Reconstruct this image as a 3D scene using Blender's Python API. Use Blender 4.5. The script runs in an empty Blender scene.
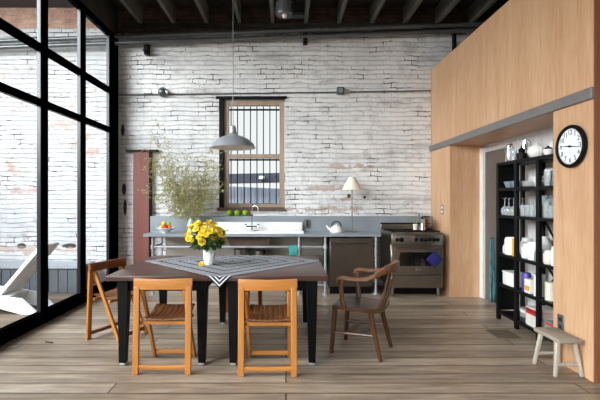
import bpy, bmesh, math, random
from mathutils import Vector, Matrix
random.seed(7)
C = bpy.context.scene.collection
PI = math.pi
# ------------------------------------------------------------------ camera numbers (metres, eye height 1.45)
F, CX, CY, EYE = 410.0, 286.0, 199.0, 1.45

# ------------------------------------------------------------------ materials
def lin(c):
    if isinstance(c, str):
        c = c.lstrip('#'); c = tuple(int(c[i:i+2], 16)/255 for i in (0, 2, 4))
    return tuple((x/12.92 if x <= .04045 else ((x+.055)/1.055)**2.4) for x in c) + (1,)
def rgb(r, g, b): return (r/255, g/255, b/255)

class NT:
    def __init__(s, name):
        s.m = bpy.data.materials.new(name); s.m.use_nodes = True
        s.t = s.m.node_tree; s.n = s.t.nodes
        s.b = s.n['Principled BSDF']; s.out = s.n['Material Output']
    def node(s, typ, **kw):
        n = s.n.new(typ)
        for k, v in kw.items():
            if hasattr(n, k) and not k[0].isupper(): setattr(n, k, v)
        return n
    def link(s, a, b): s.t.links.new(a, b)
    def coord(s, scale=(1, 1, 1), rot=(0, 0, 0), kind='Object'):
        tc = s.node('ShaderNodeTexCoord'); mp = s.node('ShaderNodeMapping')
        mp.inputs['Scale'].default_value = scale; mp.inputs['Rotation'].default_value = rot
        s.link(tc.outputs[kind], mp.inputs['Vector']); return mp.outputs['Vector']
    def noise(s, vec, scale, detail=4, rough=.55, dist=0):
        n = s.node('ShaderNodeTexNoise'); n.inputs['Scale'].default_value = scale
        n.inputs['Detail'].default_value = detail; n.inputs['Roughness'].default_value = rough
        n.inputs['Distortion'].default_value = dist
        s.link(vec, n.inputs['Vector']); return n.outputs['Fac']
    def ramp(s, fac, stops):
        r = s.node('ShaderNodeValToRGB'); e = r.color_ramp.elements
        while len(e) > 1: e.remove(e[-1])
        e[0].position = stops[0][0]; e[0].color = stops[0][1] if len(stops[0][1]) == 4 else lin(stops[0][1])
        for p, c in stops[1:]:
            x = e.new(p); x.color = c if len(c) == 4 else lin(c)
        s.link(fac, r.inputs['Fac']); return r.outputs['Color']
    def fr(s, fac, a, b):      # float ramp 0..1 between a and b
        r = s.node('ShaderNodeMapRange'); r.inputs[1].default_value = a; r.inputs[2].default_value = b
        r.interpolation_type = 'SMOOTHSTEP'; s.link(fac, r.inputs[0]); return r.outputs[0]
    def mix(s, fac, a, b, mode='MIX'):
        m = s.node('ShaderNodeMix'); m.data_type = 'RGBA'; m.blend_type = mode
        for v, i in ((fac, 0), (a, 6), (b, 7)):
            if hasattr(v, 'is_linked'): s.link(v, m.inputs[i])
            elif isinstance(v, (int, float)): m.inputs[i].default_value = v
            else: m.inputs[i].default_value = v if len(v) == 4 else lin(v)
        return m.outputs[2]
    def math(s, op, a, b=0.0, c=None):
        m = s.node('ShaderNodeMath'); m.operation = op
        for v, i in ((a, 0), (b, 1)) + (((c, 2),) if c is not None else ()):
            if hasattr(v, 'is_linked'): s.link(v, m.inputs[i])
            else: m.inputs[i].default_value = v
        return m.outputs[0]
    def bump(s, h, strength=.3, dist=.01):
        b = s.node('ShaderNodeBump'); b.inputs['Strength'].default_value = strength
        b.inputs['Distance'].default_value = dist
        s.link(h, b.inputs['Height']); s.link(b.outputs['Normal'], s.b.inputs['Normal'])
    def base(s, c):
        if hasattr(c, 'is_linked'): s.link(c, s.b.inputs['Base Color'])
        else: s.b.inputs['Base Color'].default_value = c if len(c) == 4 else lin(c)
    def set(s, rough=.5, metal=0, spec=None):
        if hasattr(rough, 'is_linked'): s.link(rough, s.b.inputs['Roughness'])
        else: s.b.inputs['Roughness'].default_value = rough
        s.b.inputs['Metallic'].default_value = metal
        if spec is not None: s.b.inputs['Specular IOR Level'].default_value = spec

def plain(name, col, rough=.5, metal=0, var=.08, scale=12, bump=0, spec=None):
    t = NT(name); v = t.coord()
    n = t.noise(v, scale, 3)
    c = lin(col); lo = tuple(x*(1-var) for x in c[:3])+(1,); hi = tuple(min(1, x*(1+var)) for x in c[:3])+(1,)
    t.base(t.ramp(n, [(.3, lo), (.7, hi)])); t.set(rough, metal, spec)
    if bump: t.bump(t.noise(v, scale*4, 4), bump, .004)
    return t.m
def wood(name, light, dark, axis='Z', rough=.45, scale=9, stretch=.07, spec=None, contrast=.25):
    t = NT(name); sc = [1, 1, 1]; sc['XYZ'.index(axis)] = stretch
    v = t.coord(tuple(sc))
    n = t.noise(v, scale, 6, .6, .6); f = t.noise(v, scale*7, 4, .6)
    k = t.math('ADD', t.math('MULTIPLY', n, .7), t.math('MULTIPLY', f, .3))
    t.base(t.ramp(k, [(.5-contrast, dark), (.5+contrast, light)])); t.set(rough, 0, spec)
    t.bump(f, .12, .002)
    return t.m
def glassy(name, tint=(1, 1, 1), refl=.08, rough=.02, body=0.0, bodycol=(.9, .93, .95)):
    t = NT(name); t.n.remove(t.b)
    tr = t.node('ShaderNodeBsdfTransparent'); tr.inputs[0].default_value = tint+(1,)
    gl = t.node('ShaderNodeBsdfGlossy'); gl.inputs['Roughness'].default_value = rough
    lw = t.node('ShaderNodeLayerWeight'); lw.inputs['Blend'].default_value = refl
    mx = t.node('ShaderNodeMixShader')
    f = t.math('MULTIPLY', lw.outputs['Fresnel'], 1.0)
    t.link(f, mx.inputs[0]); t.link(tr.outputs[0], mx.inputs[1]); t.link(gl.outputs[0], mx.inputs[2])
    o = mx.outputs[0]
    if body:
        df = t.node('ShaderNodeBsdfDiffuse'); df.inputs[0].default_value = bodycol+(1,)
        m2 = t.node('ShaderNodeMixShader'); m2.inputs[0].default_value = body
        t.link(o, m2.inputs[1]); t.link(df.outputs[0], m2.inputs[2]); o = m2.outputs[0]
    t.link(o, t.out.inputs[0]); return t.m

def brick_mat(name, painted=True, zpaint=4.22, wl=.64, stain=.4, paint_a=(226, 226, 228), paint_b=(247, 246, 245)):
    t = NT(name); v = t.coord()
    d = t.node('ShaderNodeTexNoise'); d.inputs['Scale'].default_value = 7; t.link(v, d.inputs['Vector'])
    sub = t.node('ShaderNodeVectorMath'); sub.operation = 'MULTIPLY_ADD'
    t.link(d.outputs['Color'], sub.inputs[0]); sub.inputs[1].default_value = (.045, .04, .032); t.link(v, sub.inputs[2])
    d2 = t.node('ShaderNodeTexNoise'); d2.inputs['Scale'].default_value = 2.2; d2.inputs['Detail'].default_value = 1; t.link(v, d2.inputs['Vector'])
    sub2 = t.node('ShaderNodeVectorMath'); sub2.operation = 'MULTIPLY_ADD'
    t.link(d2.outputs['Color'], sub2.inputs[0]); sub2.inputs[1].default_value = (.12, .05, .06); t.link(sub.outputs[0], sub2.inputs[2])
    sp = t.node('ShaderNodeSeparateXYZ'); t.link(sub2.outputs[0], sp.inputs[0])
    co = t.node('ShaderNodeCombineXYZ'); t.link(sp.outputs[0], co.inputs[0]); t.link(sp.outputs[2], co.inputs[1])
    br = t.node('ShaderNodeTexBrick'); t.link(co.outputs[0], br.inputs['Vector'])
    br.inputs['Scale'].default_value = 1; br.inputs['Brick Width'].default_value = .23
    br.inputs['Row Height'].default_value = .078; br.inputs['Mortar Size'].default_value = .007
    br.inputs['Mortar Smooth'].default_value = .6
    br.inputs['Color1'].default_value = (0, 0, 0, 1); br.inputs['Color2'].default_value = (1, 1, 1, 1)
    br.inputs['Mortar'].default_value = (.5, .5, .5, 1)
    mort = br.outputs['Fac']
    spv = t.node('ShaderNodeSeparateXYZ'); t.link(v, spv.inputs[0])
    rnd = t.math('MULTIPLY', br.outputs['Color'], 1)
    big = t.noise(v, 1.3, 5, .6); mid = t.noise(v, 6, 5, .65); fine = t.noise(v, 40, 4, .6)
    raw = t.mix(t.fr(mid, .3, .7), rgb(150, 112, 96), rgb(196, 160, 140))
    raw = t.mix(t.math('MULTIPLY', rnd, .5), raw, rgb(170, 120, 96))
    raw = t.mix(t.math('MULTIPLY', mort, .8), raw, rgb(186, 178, 168))
    dk = t.mix(t.fr(mid, .3, .7), rgb(62, 50, 44), rgb(92, 74, 64))
    if painted:
        zr = t.math('FRACT', t.math('DIVIDE', sp.outputs[2], .078))
        row = t.math('SUBTRACT', 1.0, t.fr(t.math('MINIMUM', zr, t.math('SUBTRACT', 1.0, zr)), .03, .16))
        rowk = t.fr(t.noise(v, 2.2, 4, .7), .35, .68)
        paint = t.mix(t.fr(big, .3, .7), rgb(*paint_a), rgb(*paint_b))
        paint = t.mix(t.math('MULTIPLY', rnd, .12), paint, rgb(200, 198, 200))
        paint = t.mix(t.math('MULTIPLY', t.fr(mid, .5, .7), .38), paint, rgb(176, 172, 172))
        paint = t.mix(t.math('MULTIPLY', t.fr(t.noise(v, 2.6, 6, .7), .56, .7), stain), paint, rgb(150, 146, 146))
        band = t.noise(t.coord((.22, 1, 1)), 5, 5, .65)
        paint = t.mix(t.math('MULTIPLY', t.fr(band, .54, .68), .42), paint, rgb(134, 130, 130))
        paint = t.mix(t.math('MULTIPLY', row, t.math('MULTIPLY_ADD', rowk, .24, .04)), paint, rgb(120, 116, 116))
        paint = t.mix(t.math('MULTIPLY', mort, .16), paint, rgb(140, 137, 136))
        def spot0(x, z, rx, rz, k=2.0):
            a = t.math('DIVIDE', t.math('SUBTRACT', spv.outputs[0], x), rx)
            b = t.math('DIVIDE', t.math('SUBTRACT', spv.outputs[2], z), rz)
            q = t.math('ADD', t.math('MULTIPLY', a, a), t.math('MULTIPLY', b, b))
            q = t.math('ADD', q, t.math('MULTIPLY', t.math('SUBTRACT', mid, .5), k))
            return t.math('SUBTRACT', 1.0, t.fr(q, .6, 1.1))
        # open joints, a stepped crack by the window head, holes
        cr = t.noise(v, 3.4, 5, .7)
        hole = t.math('MULTIPLY', t.fr(mort, .2, .6), t.fr(cr, .55, .61))
        for q_ in ((-1.3, 3.0, .22, .2), (-1.9, 2.6, .2, .06), (.5, 2.55, .05, .12), (1.6, 3.0, .2, .08)):
            hole = t.math('MAXIMUM', hole, t.math('MULTIPLY', t.fr(mort, .2, .6), t.math('MULTIPLY', spot0(*q_), t.fr(cr, .42, .5))))
        for q_ in ((1.06, 1.5, .035, .04), (1.32, 1.48, .025, .025), (-2.72, 1.62, .035, .1), (-2.7, 1.3, .03, .14), (-2.74, 2.6, .03, .1), (-4.43, .66, .075, .045), (-3.63, .66, .13, .045), (-4.15, .56, .06, .03), (-5, .6, .1, .04)):
            hole = t.math('MAXIMUM', hole, spot0(*q_))
        paint = t.mix(t.math('MULTIPLY', hole, .95), paint, rgb(46, 39, 36))
        # worn places where bare brick shows
        wear = t.fr(t.noise(v, 1.9, 8, .74), wl, wl+.06)
        def spot(x, z, rx, rz):
            a = t.math('DIVIDE', t.math('SUBTRACT', spv.outputs[0], x), rx)
            b = t.math('DIVIDE', t.math('SUBTRACT', spv.outputs[2], z), rz)
            q = t.math('ADD', t.math('MULTIPLY', a, a), t.math('MULTIPLY', b, b))
            q = t.math('ADD', q, t.math('MULTIPLY', t.math('ADD', t.math('SUBTRACT', t.noise(v, 11, 5, .7), .5), t.math('MULTIPLY', t.math('SUBTRACT', rnd, .5), .25)), 4.5))
            return t.math('SUBTRACT', 1.0, t.fr(q, .2, .9))
        for s_ in ((.62, 1.63, .5, .06), (.62, 1.27, .7, .075), (.95, 1.45, .2, .05), (1.0, 2.0, .5, .05), (-4.2, .6, 1.2, .09), (-3.6, 2.7, .4, .12), (-4.4, 1.6, .3, .08)):
            wear = t.math('MAXIMUM', wear, t.math('MULTIPLY', spot(*s_), .8))
        col = t.mix(t.math('MULTIPLY', wear, .75), paint, raw)
        edge = t.math('ADD', spv.outputs[2], t.math('MULTIPLY', t.math('SUBTRACT', mid, .5), .12))
        col = t.mix(t.fr(edge, zpaint-.02, zpaint+.02), col, dk if zpaint < 4.3 else raw)
    else:
        col = t.mix(t.fr(big, .3, .7), raw, rgb(205, 175, 165))
    t.base(col); t.set(.72, 0, .3)
    h = t.math('SUBTRACT', t.math('ADD', t.math('MULTIPLY', mid, .5), t.math('MULTIPLY', fine, .18)), t.math('ADD', t.math('MULTIPLY', row, .4), t.math('MULTIPLY', mort, .3)) if painted else t.math('MULTIPLY', mort, .8))
    h = t.math('ADD', h, t.math('MULTIPLY', rnd, .25))
    if painted: h = t.math('SUBTRACT', h, t.math('MULTIPLY', hole, .8))
    t.bump(h, .9, .016)
    return t.m

def plank_mat(name, cols, length, width, along='X', gap='#2a2019', rough=.5, gapsize=.004, dirt=.5):
    t = NT(name); v = t.coord()
    sp = t.node('ShaderNodeSeparateXYZ'); t.link(v, sp.inputs[0])
    co = t.node('ShaderNodeCombineXYZ')
    a, b = (0, 1) if along == 'X' else (1, 0)
    t.link(sp.outputs[a], co.inputs[0]); t.link(sp.outputs[b], co.inputs[1])
    br = t.node('ShaderNodeTexBrick'); t.link(co.outputs[0], br.inputs['Vector'])
    br.offset = .37; br.offset_frequency = 3
    br.inputs['Scale'].default_value = 1; br.inputs['Brick Width'].default_value = length
    br.inputs['Row Height'].default_value = width; br.inputs['Mortar Size'].default_value = gapsize
    br.inputs['Mortar Smooth'].default_value = .6
    br.inputs['Color1'].default_value = (0, 0, 0, 1); br.inputs['Color2'].default_value = (1, 1, 1, 1)
    st = t.node('ShaderNodeMapping'); st.inputs['Scale'].default_value = (.09, 1, 1); t.link(co.outputs[0], st.inputs['Vector'])
    # shift the grain from plank to plank
    off = t.node('ShaderNodeVectorMath'); off.operation = 'MULTIPLY_ADD'
    t.link(br.outputs['Color'], off.inputs[0]); off.inputs[1].default_value = (7, 0, 5); t.link(st.outputs[0], off.inputs[2])
    g = t.noise(off.outputs[0], 14, 7, .65, .8); g2 = t.noise(off.outputs[0], 60, 4, .6)
    k = t.math('ADD', t.math('MULTIPLY', g, .75), t.math('MULTIPLY', g2, .25))
    k = t.math('ADD', k, t.math('MULTIPLY', t.math('SUBTRACT', br.outputs['Color'], .5), .2))
    c = t.ramp(k, [(.22, cols[0]), (.5, cols[1]), (.76, cols[2])])
    patch = t.noise(v, 1.1, 5, .6)
    c = t.mix(t.math('MULTIPLY', t.fr(patch, .45, .7), dirt*.6), c, cols[0])
    kn = t.noise(v, 7, 3, .6)
    c = t.mix(t.math('MULTIPLY', t.fr(kn, .72, .78), .6), c, rgb(70, 52, 40))
    wob = t.noise(v, 3, 3)
    c = t.mix(t.math('MULTIPLY', br.outputs['Fac'], t.math('MULTIPLY_ADD', t.fr(wob, .35, .6), .35, .65)), c, gap)
    t.base(c); t.set(rough, 0, .5)
    t.bump(t.math('SUBTRACT', t.math('MULTIPLY', g, .35), t.math('MULTIPLY', br.outputs['Fac'], 1.0)), .5, .006)
    return t.m

M = {}
M['brick'] = brick_mat('painted_brick')
M['brick_out'] = brick_mat('courtyard_brick_dimmed', True, 4.31, .57, .85, (186, 187, 190), (208, 208, 208))  # paint greyed below the indoor white to offset the strong outdoor light
M['brick_side'] = plain('unseen_side_wall', rgb(176, 160, 150), .8, 0, .2, 3)
M['floor'] = plank_mat('worn_floor_planks', (rgb(90, 74, 60), rgb(158, 139, 119), rgb(206, 190, 169)), 3.6, .17, gap='#2e231b', rough=.36, gapsize=.008)
M['deck'] = plank_mat('courtyard_deck_planks', (rgb(76, 63, 50), rgb(112, 95, 78), rgb(142, 124, 104)), 3.0, .14, gap='#2f251e', rough=.7)
def ply(name, l, m_, d):
    t = NT(name); v = t.coord((1, 1, .1))
    n = t.noise(v, 6, 6, .6, .5); f = t.noise(v, 46, 4, .6)
    k = t.math('ADD', t.math('MULTIPLY', n, .55), t.math('MULTIPLY', f, .45))
    c = t.ramp(k, [(.3, d), (.5, m_), (.72, l)])
    u = t.coord(); bl = t.noise(u, 1.2, 3, .5)
    c = t.mix(t.math('MULTIPLY', t.fr(bl, .4, .68), .35), c, d)
    t.base(c); t.set(.42, 0, .35); return t.m
M['ply'] = ply('honey_plywood', rgb(219, 182, 146), rgb(205, 163, 126), rgb(186, 138, 101))
M['ply_dark'] = wood('plywood_edge', rgb(150, 92, 60), rgb(118, 70, 46), 'Z', .5)
M['ledge'] = plain('grey_steel_ledge', rgb(128, 124, 122), .45, .3)
M['ceiling'] = plain('dark_ceiling_boards', rgb(58, 54, 50), .85, 0, .2, 5, spec=.1)
M['joist'] = plain('dark_painted_joist', rgb(104, 104, 99), .7, 0, .15, 6, spec=.15)
M['black_frame'] = plain('black_window_steel', rgb(6, 7, 10), .6, .0, .1, spec=.0)
M['gloss_frame'] = plain('gloss_painted_window_steel', rgb(16, 19, 26), .3, .0, .1, spec=.6)
M['pane'] = glassy('clear_window_glass', (.97, .985, .98), .06)
M['white_wall'] = plain('white_painted_plaster', rgb(226, 226, 226), .7)
M['grey_wall'] = plain('grey_plaster', rgb(176, 172, 170), .75)
M['grey_door'] = plain('taupe_door_paint', rgb(98, 90, 84), .5)
M['white_paint'] = plain('white_gloss_paint', rgb(236, 235, 232), .4)
M['rust_red'] = wood('rust_red_painted_steel', rgb(140, 84, 72), rgb(104, 56, 46), 'Z', .55, 7)
M['black'] = plain('matt_black_metal', rgb(9, 9, 10), .5, .0, spec=.2)
M['black_wood'] = plain('black_painted_leg', rgb(9, 9, 10), .5, spec=.15)
M['pipe'] = plain('painted_conduit', rgb(104, 107, 109), .3, .5, .12)
M['galv'] = plain('galvanised_pipe', rgb(186, 190, 194), .38, .6, .1, 20)
M['steel'] = plain('brushed_stainless', rgb(150, 144, 136), .3, 1.0, .06, 6)
M['steel_dark'] = plain('stainless_appliance', rgb(160, 151, 139), .32, 1.0, .08, 5)
M['panel'] = plain('satin_zinc_panel', rgb(176, 168, 158), .45, .25, .08, 4)
M['steel_dim'] = plain('smoked_stainless', rgb(122, 112, 102), .36, 1.0, .08, 5)
M['top_steel'] = plain('blue_grey_worktop', rgb(152, 160, 166), .4, .3, .08, 5)
M['chrome'] = plain('chrome', rgb(220, 222, 224), .12, 1.0, .03)
M['enamel'] = plain('white_enamel', rgb(244, 244, 242), .2, 0, .02)
M['rust'] = plain('bare_cast_iron', rgb(96, 78, 66), .7, .1, .25, 14)
M['dark_glass'] = plain('dark_oven_glass', rgb(16, 15, 15), .08, 0, .05, spec=.6)
M['navy'] = plain('navy_cloth', rgb(28, 26, 96), .9, 0, .2, 40, .3)
M['teal'] = plain('teal_cloth', rgb(64, 158, 152), .9, 0, .12, 40, .3)
M['teal_dark'] = plain('faded_teal_cloth', rgb(70, 108, 112), .9, 0, .5, 8, .3)
M['tabletop'] = wood('dark_walnut_top', rgb(92, 63, 54), rgb(60, 40, 35), 'X', .3, 8, .08, .5)
M['chair'] = wood('honey_beech', rgb(200, 134, 66), rgb(168, 104, 44), 'Z', .35, 12, .1)
M['chair_x'] = wood('honey_beech_rail', rgb(204, 138, 70), rgb(172, 108, 46), 'X', .35, 12, .1)
M['slat'] = wood('brown_seat_slats', rgb(146, 92, 54), rgb(104, 62, 34), 'Y', .45, 14, .1)
M['chair_d'] = wood('reddish_beech', rgb(150, 88, 46), rgb(116, 62, 30), 'Y', .4, 12, .1)
M['oak'] = wood('aged_oak', rgb(96, 60, 31), rgb(50, 30, 15), 'Z', .32, 12, .1)
M['oak_arm'] = wood('worn_oak_arm', rgb(124, 80, 44), rgb(72, 43, 21), 'Y', .3, 12, .1)
M['grey_wood'] = wood('weathered_whitewashed_wood', rgb(210, 202, 188), rgb(150, 138, 122), 'Z', .75, 16, .1, contrast=.3)
M['grey_wood_y'] = wood('weathered_seat_wood', rgb(188, 178, 162), rgb(104, 92, 78), 'Y', .75, 16, .1, contrast=.3)
M['shade_grey'] = plain('grey_spun_metal', rgb(186, 190, 196), .32, .55, .04)
M['shade_white'] = plain('white_reflector', rgb(238, 236, 230), .45)
M['linen'] = plain('cream_lampshade', rgb(246, 238, 220), .8, 0, .03, 60)
M['ceramic'] = plain('white_ceramic', rgb(240, 240, 238), .22, 0, .02)
M['cream'] = plain('cream_ceramic', rgb(226, 220, 204), .3)
M['yellow'] = plain('yellow_petal', rgb(252, 216, 50), .6, 0, .14, 30)
M['yellow_core'] = plain('deep_yellow_petal', rgb(246, 192, 30), .6, 0, .12, 30)
M['leaf'] = plain('dark_green_leaf', rgb(52, 82, 34), .5, 0, .3, 10)
M['stem'] = plain('green_stem', rgb(84, 112, 52), .6)
M['olive'] = plain('dry_olive_leaf', rgb(172, 168, 112), .7, 0, .22, 6)
M['twig'] = plain('pale_twig', rgb(160, 152, 106), .7)
M['lime'] = plain('lime_green_skin', rgb(150, 190, 40), .4, 0, .15, 9)
M['lemon'] = plain('lemon_skin', rgb(245, 208, 50), .45, 0, .08, 12)
M['orange'] = plain('orange_skin', rgb(236, 130, 34), .5, 0, .08, 12)
M['red'] = plain('red_skin', rgb(196, 44, 36), .35, 0, .2, 7)
M['redbook'] = plain('red_book_cover', rgb(196, 40, 36), .5)
M['whitebook'] = plain('white_book_cover', rgb(232, 228, 218), .5)
M['greybook'] = plain('grey_book_cover', rgb(150, 150, 150), .5)
M['blackbook'] = plain('charcoal_book_cover', rgb(50, 50, 54), .5)
M['paper'] = plain('page_edges', rgb(240, 234, 218), .9, 0, .05, 60)
M['glass'] = glassy('drinking_glass', (.93, .96, .96), .35, .03, .22)
M['jar_glass'] = glassy('pale_green_glass', (.86, .95, .9), .3, .04, .3, (.8, .92, .84))
M['copper'] = plain('copper', rgb(202, 130, 86), .25, .9, .1)
M['out_white'] = plain('white_lacquer', rgb(240, 241, 243), .4)
M['bench'] = plain('slate_grey_bench', rgb(80, 84, 90), .6, 0, .12, 6)
M['bench_top'] = plain('pale_grey_bench_top', rgb(150, 154, 160), .5)
M['out_fence'] = plain('blue_grey_cladding', rgb(150, 158, 172), .6, 0, .1, 3)
M['out_dark'] = plain('charcoal_fascia', rgb(58, 60, 72), .6)
M['coping'] = plain('dark_flashing', rgb(42, 44, 54), .5)
M['ground'] = plain('concrete_ground', rgb(150, 148, 144), .9, 0, .1, 3)
M['sash'] = wood('pale_brown_sash_wood', rgb(186, 164, 144), rgb(150, 128, 108), 'Z', .5, 10)
M['clock_face'] = plain('clock_dial', rgb(240, 241, 243), .5, 0, .01)
M['vent_wood'] = wood('worn_vent_slats', rgb(120, 102, 84), rgb(84, 70, 57), 'X', .6)
M['socket'] = plain('brushed_outlet_plate', rgb(120, 120, 122), .4, .6)
M['socket_dark'] = plain('outlet_slots', rgb(34, 34, 36), .5)
M['purple'] = plain('purple_plastic', rgb(74, 60, 150), .4)
M['amber'] = plain('amber_box', rgb(222, 168, 40), .5)
M['bluegrey_glass'] = glassy('blue_grey_glass', (.72, .8, .86), .3, .05, .35, (.5, .6, .68))
def cloth_mat():
    t = NT('striped_tablecloth')
    uv = t.node('ShaderNodeUVMap'); sp = t.node('ShaderNodeSeparateXYZ'); t.link(uv.outputs[0], sp.inputs[0])
    a = t.math('ABSOLUTE', sp.outputs[0]); b = t.math('ABSOLUTE', sp.outputs[1])
    d = t.math('MAXIMUM', a, b)
    g_ = t.math('FRACT', t.math('DIVIDE', t.math('SUBTRACT', .672, d), .135))
    f = t.math('FRACT', t.math('DIVIDE', g_, .2))
    s_ = t.math('MULTIPLY', t.fr(f, .36, .42), t.math('SUBTRACT', 1.0, t.fr(f, .72, .78)))
    tc = t.coord(); n = t.noise(tc, 160, 2)
    s_ = t.math('MULTIPLY', s_, t.math('LESS_THAN', g_, .8))
    c = t.mix(s_, rgb(30, 30, 42), rgb(224, 224, 226))
    c = t.mix(t.math('MULTIPLY', n, .12), c, rgb(120, 120, 128))
    t.base(c); t.set(.7, 0, .3); t.bump(n, .15, .001)
    return t.m
M['cloth'] = cloth_mat()

# ------------------------------------------------------------------ mesh helpers
class B:
    def __init__(s): s.bm = bmesh.new()
    def box(s, a, b, bev=0, seg=1):
        a, b = Vector(a), Vector(b); c = (a+b)/2; d = b-a
        m = Matrix.Translation(c) @ Matrix.Diagonal((abs(d.x), abs(d.y), abs(d.z), 1))
        r = bmesh.ops.create_cube(s.bm, size=1, matrix=m)
        if bev: s._bev(r['verts'], bev, seg)
        return s
    def _bev(s, vs, bev, seg):
        es = {e for v in vs for e in v.link_edges}
        bmesh.ops.bevel(s.bm, geom=list(es), offset=bev, segments=seg, profile=.5, affect='EDGES')
    def bar(s, p, q, w, d, up=(0, 0, 1), w2=None, d2=None, bev=0):
        """rectangular bar p->q, w across, d along the up side; may taper to w2, d2"""
        p, q = Vector(p), Vector(q); z = (q-p).normalized(); up = Vector(up)
        if abs(z.dot(up)) > .98: up = Vector((0, 1, 0))
        x = up.cross(z).normalized(); y = z.cross(x)
        w2 = w if w2 is None else w2; d2 = d if d2 is None else d2
        vs = []
        for c, ww, dd in ((p, w, d), (q, w2, d2)):
            for sx, sy in ((-1, -1), (1, -1), (1, 1), (-1, 1)):
                vs.append(s.bm.verts.new(c + x*sx*ww/2 + y*sy*dd/2))
        fs = [(3, 2, 1, 0), (4, 5, 6, 7)] + [(i, (i+1) % 4, (i+1) % 4+4, i+4) for i in range(4)]
        for f in fs: s.bm.faces.new([vs[i] for i in f])
        if bev: s._bev(vs, bev, 1)
        return s
    def tube(s, pts, r, n=10, cap=True, flat=1.0, up=None):
        pts = [Vector(p) for p in pts]; m = len(pts)
        rs = r if isinstance(r, (list, tuple)) else [r]*m
        ts = [(pts[min(i+1, m-1)]-pts[max(i-1, 0)]).normalized() for i in range(m)]
        u = Vector(up) if up else (Vector((0, 0, 1)) if abs(ts[0].z) < .9 else Vector((1, 0, 0)))
        x = (u - ts[0]*u.dot(ts[0])).normalized(); rings = []
        for i in range(m):
            if up: x = Vector(up)
            x = (x - ts[i]*x.dot(ts[i])).normalized(); y = ts[i].cross(x)
            rings.append([s.bm.verts.new(pts[i] + (x*math.cos(a)*flat + y*math.sin(a))*rs[i]) for a in [2*PI*k/n for k in range(n)]])
        for i in range(m-1):
            for k in range(n):
                s.bm.faces.new((rings[i][k], rings[i][(k+1) % n], rings[i+1][(k+1) % n], rings[i+1][k]))
        if cap:
            s.bm.faces.new(rings[0][::-1]); s.bm.faces.new(rings[-1])
        return s
    def ribbon(s, pts, ws, hs, up=(0, 0, 1)):
        """rectangular section swept along pts: w across, h along up"""
        pts = [Vector(p) for p in pts]; m = len(pts)
        ws = ws if isinstance(ws, (list, tuple)) else [ws]*m; hs = hs if isinstance(hs, (list, tuple)) else [hs]*m
        rings = []
        for i in range(m):
            t = (pts[min(i+1, m-1)]-pts[max(i-1, 0)]).normalized(); u = Vector(up)
            u = (u - t*u.dot(t)).normalized(); x = t.cross(u)
            c = .22
            prof = [(-1, -1+c), (-1+c, -1), (1-c, -1), (1, -1+c), (1, 1-c), (1-c, 1), (-1+c, 1), (-1, 1-c)]
            rings.append([s.bm.verts.new(pts[i] + x*a*ws[i]/2 + u*b*hs[i]/2) for a, b in prof])
        n = 8
        for i in range(m-1):
            for k in range(n):
                s.bm.faces.new((rings[i][k], rings[i][(k+1) % n], rings[i+1][(k+1) % n], rings[i+1][k]))
        s.bm.faces.new(rings[0][::-1]); s.bm.faces.new(rings[-1])
        return s
    def lathe(s, prof, c=(0, 0, 0), n=24, mat=None):
        c = Vector(c); rings = []
        for r, z in prof:
            if r < 1e-5: rings.append([s.bm.verts.new(c+Vector((0, 0, z)))])
            else: rings.append([s.bm.verts.new(c+Vector((r*math.cos(2*PI*k/n), r*math.sin(2*PI*k/n), z))) for k in range(n)])
        for a, b in zip(rings, rings[1:]):
            for k in range(n):
                k2 = (k+1) % n
                if len(a) == 1 and len(b) == 1: break
                if len(a) == 1: s.bm.faces.new((a[0], b[k2], b[k]))
                elif len(b) == 1: s.bm.faces.new((a[k], a[k2], b[0]))
                else: s.bm.faces.new((a[k], a[k2], b[k2], b[k]))
        return s
    def ball(s, c, r, sc=(1, 1, 1), u=16, v=10):
        bmesh.ops.create_uvsphere(s.bm, u_segments=u, v_segments=v, radius=r, matrix=Matrix.Translation(c) @ Matrix.Diagonal(tuple(sc)+(1,)))
        return s
    def prism(s, poly, a, b, axis='Z'):
        """polygon in the plane across axis, extruded from a to b"""
        def P(u, v, w): return {'Z': (u, v, w), 'Y': (u, w, v), 'X': (w, u, v)}[axis]
        lo = [s.bm.verts.new(P(u, v, a)) for u, v in poly]; hi = [s.bm.verts.new(P(u, v, b)) for u, v in poly]
        n = len(poly)
        s.bm.faces.new(lo[::-1]); s.bm.faces.new(hi)
        for i in range(n): s.bm.faces.new((lo[i], lo[(i+1) % n], hi[(i+1) % n], hi[i]))
        return s
    def face(s, pts):
        s.bm.faces.new([s.bm.verts.new(p) for p in pts]); return s
    def xf(s, m):
        bmesh.ops.transform(s.bm, matrix=m, verts=s.bm.verts[:]); return s
    def out(s, name, mat, parent=None, loc=(0, 0, 0), rotz=0, smooth=True, kind=None):
        bmesh.ops.recalc_face_normals(s.bm, faces=s.bm.faces[:])
        if smooth:
            for f in s.bm.faces: f.smooth = True
            for e in s.bm.edges:
                if len(e.link_faces) == 2 and e.calc_face_angle(0) > math.radians(38): e.smooth = False
        me = bpy.data.meshes.new(name); s.bm.to_mesh(me); s.bm.free()
        for m in (mat if isinstance(mat, (list, tuple)) else [mat]): me.materials.append(M[m] if isinstance(m, str) else m)
        o = bpy.data.objects.new(name, me); C.objects.link(o)
        o.location = loc; o.rotation_euler = (0, 0, rotz)
        if parent: o.parent = parent
        if kind: o['kind'] = kind
        return o
def tag(o, label, cat, group=None):
    o['label'] = label; o['category'] = cat
    if group: o['group'] = group
    return o
def thing(name, label, cat, loc=(0, 0, 0), rotz=0, group=None):
    o = bpy.data.objects.new(name, None); C.objects.link(o); o.empty_display_size = .1
    o.location = loc; o.rotation_euler = (0, 0, rotz)
    return tag(o, label, cat, group)
def struct(name, bm, mat, smooth=False):
    return bm.out(name, mat, kind='structure', smooth=smooth)
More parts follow.
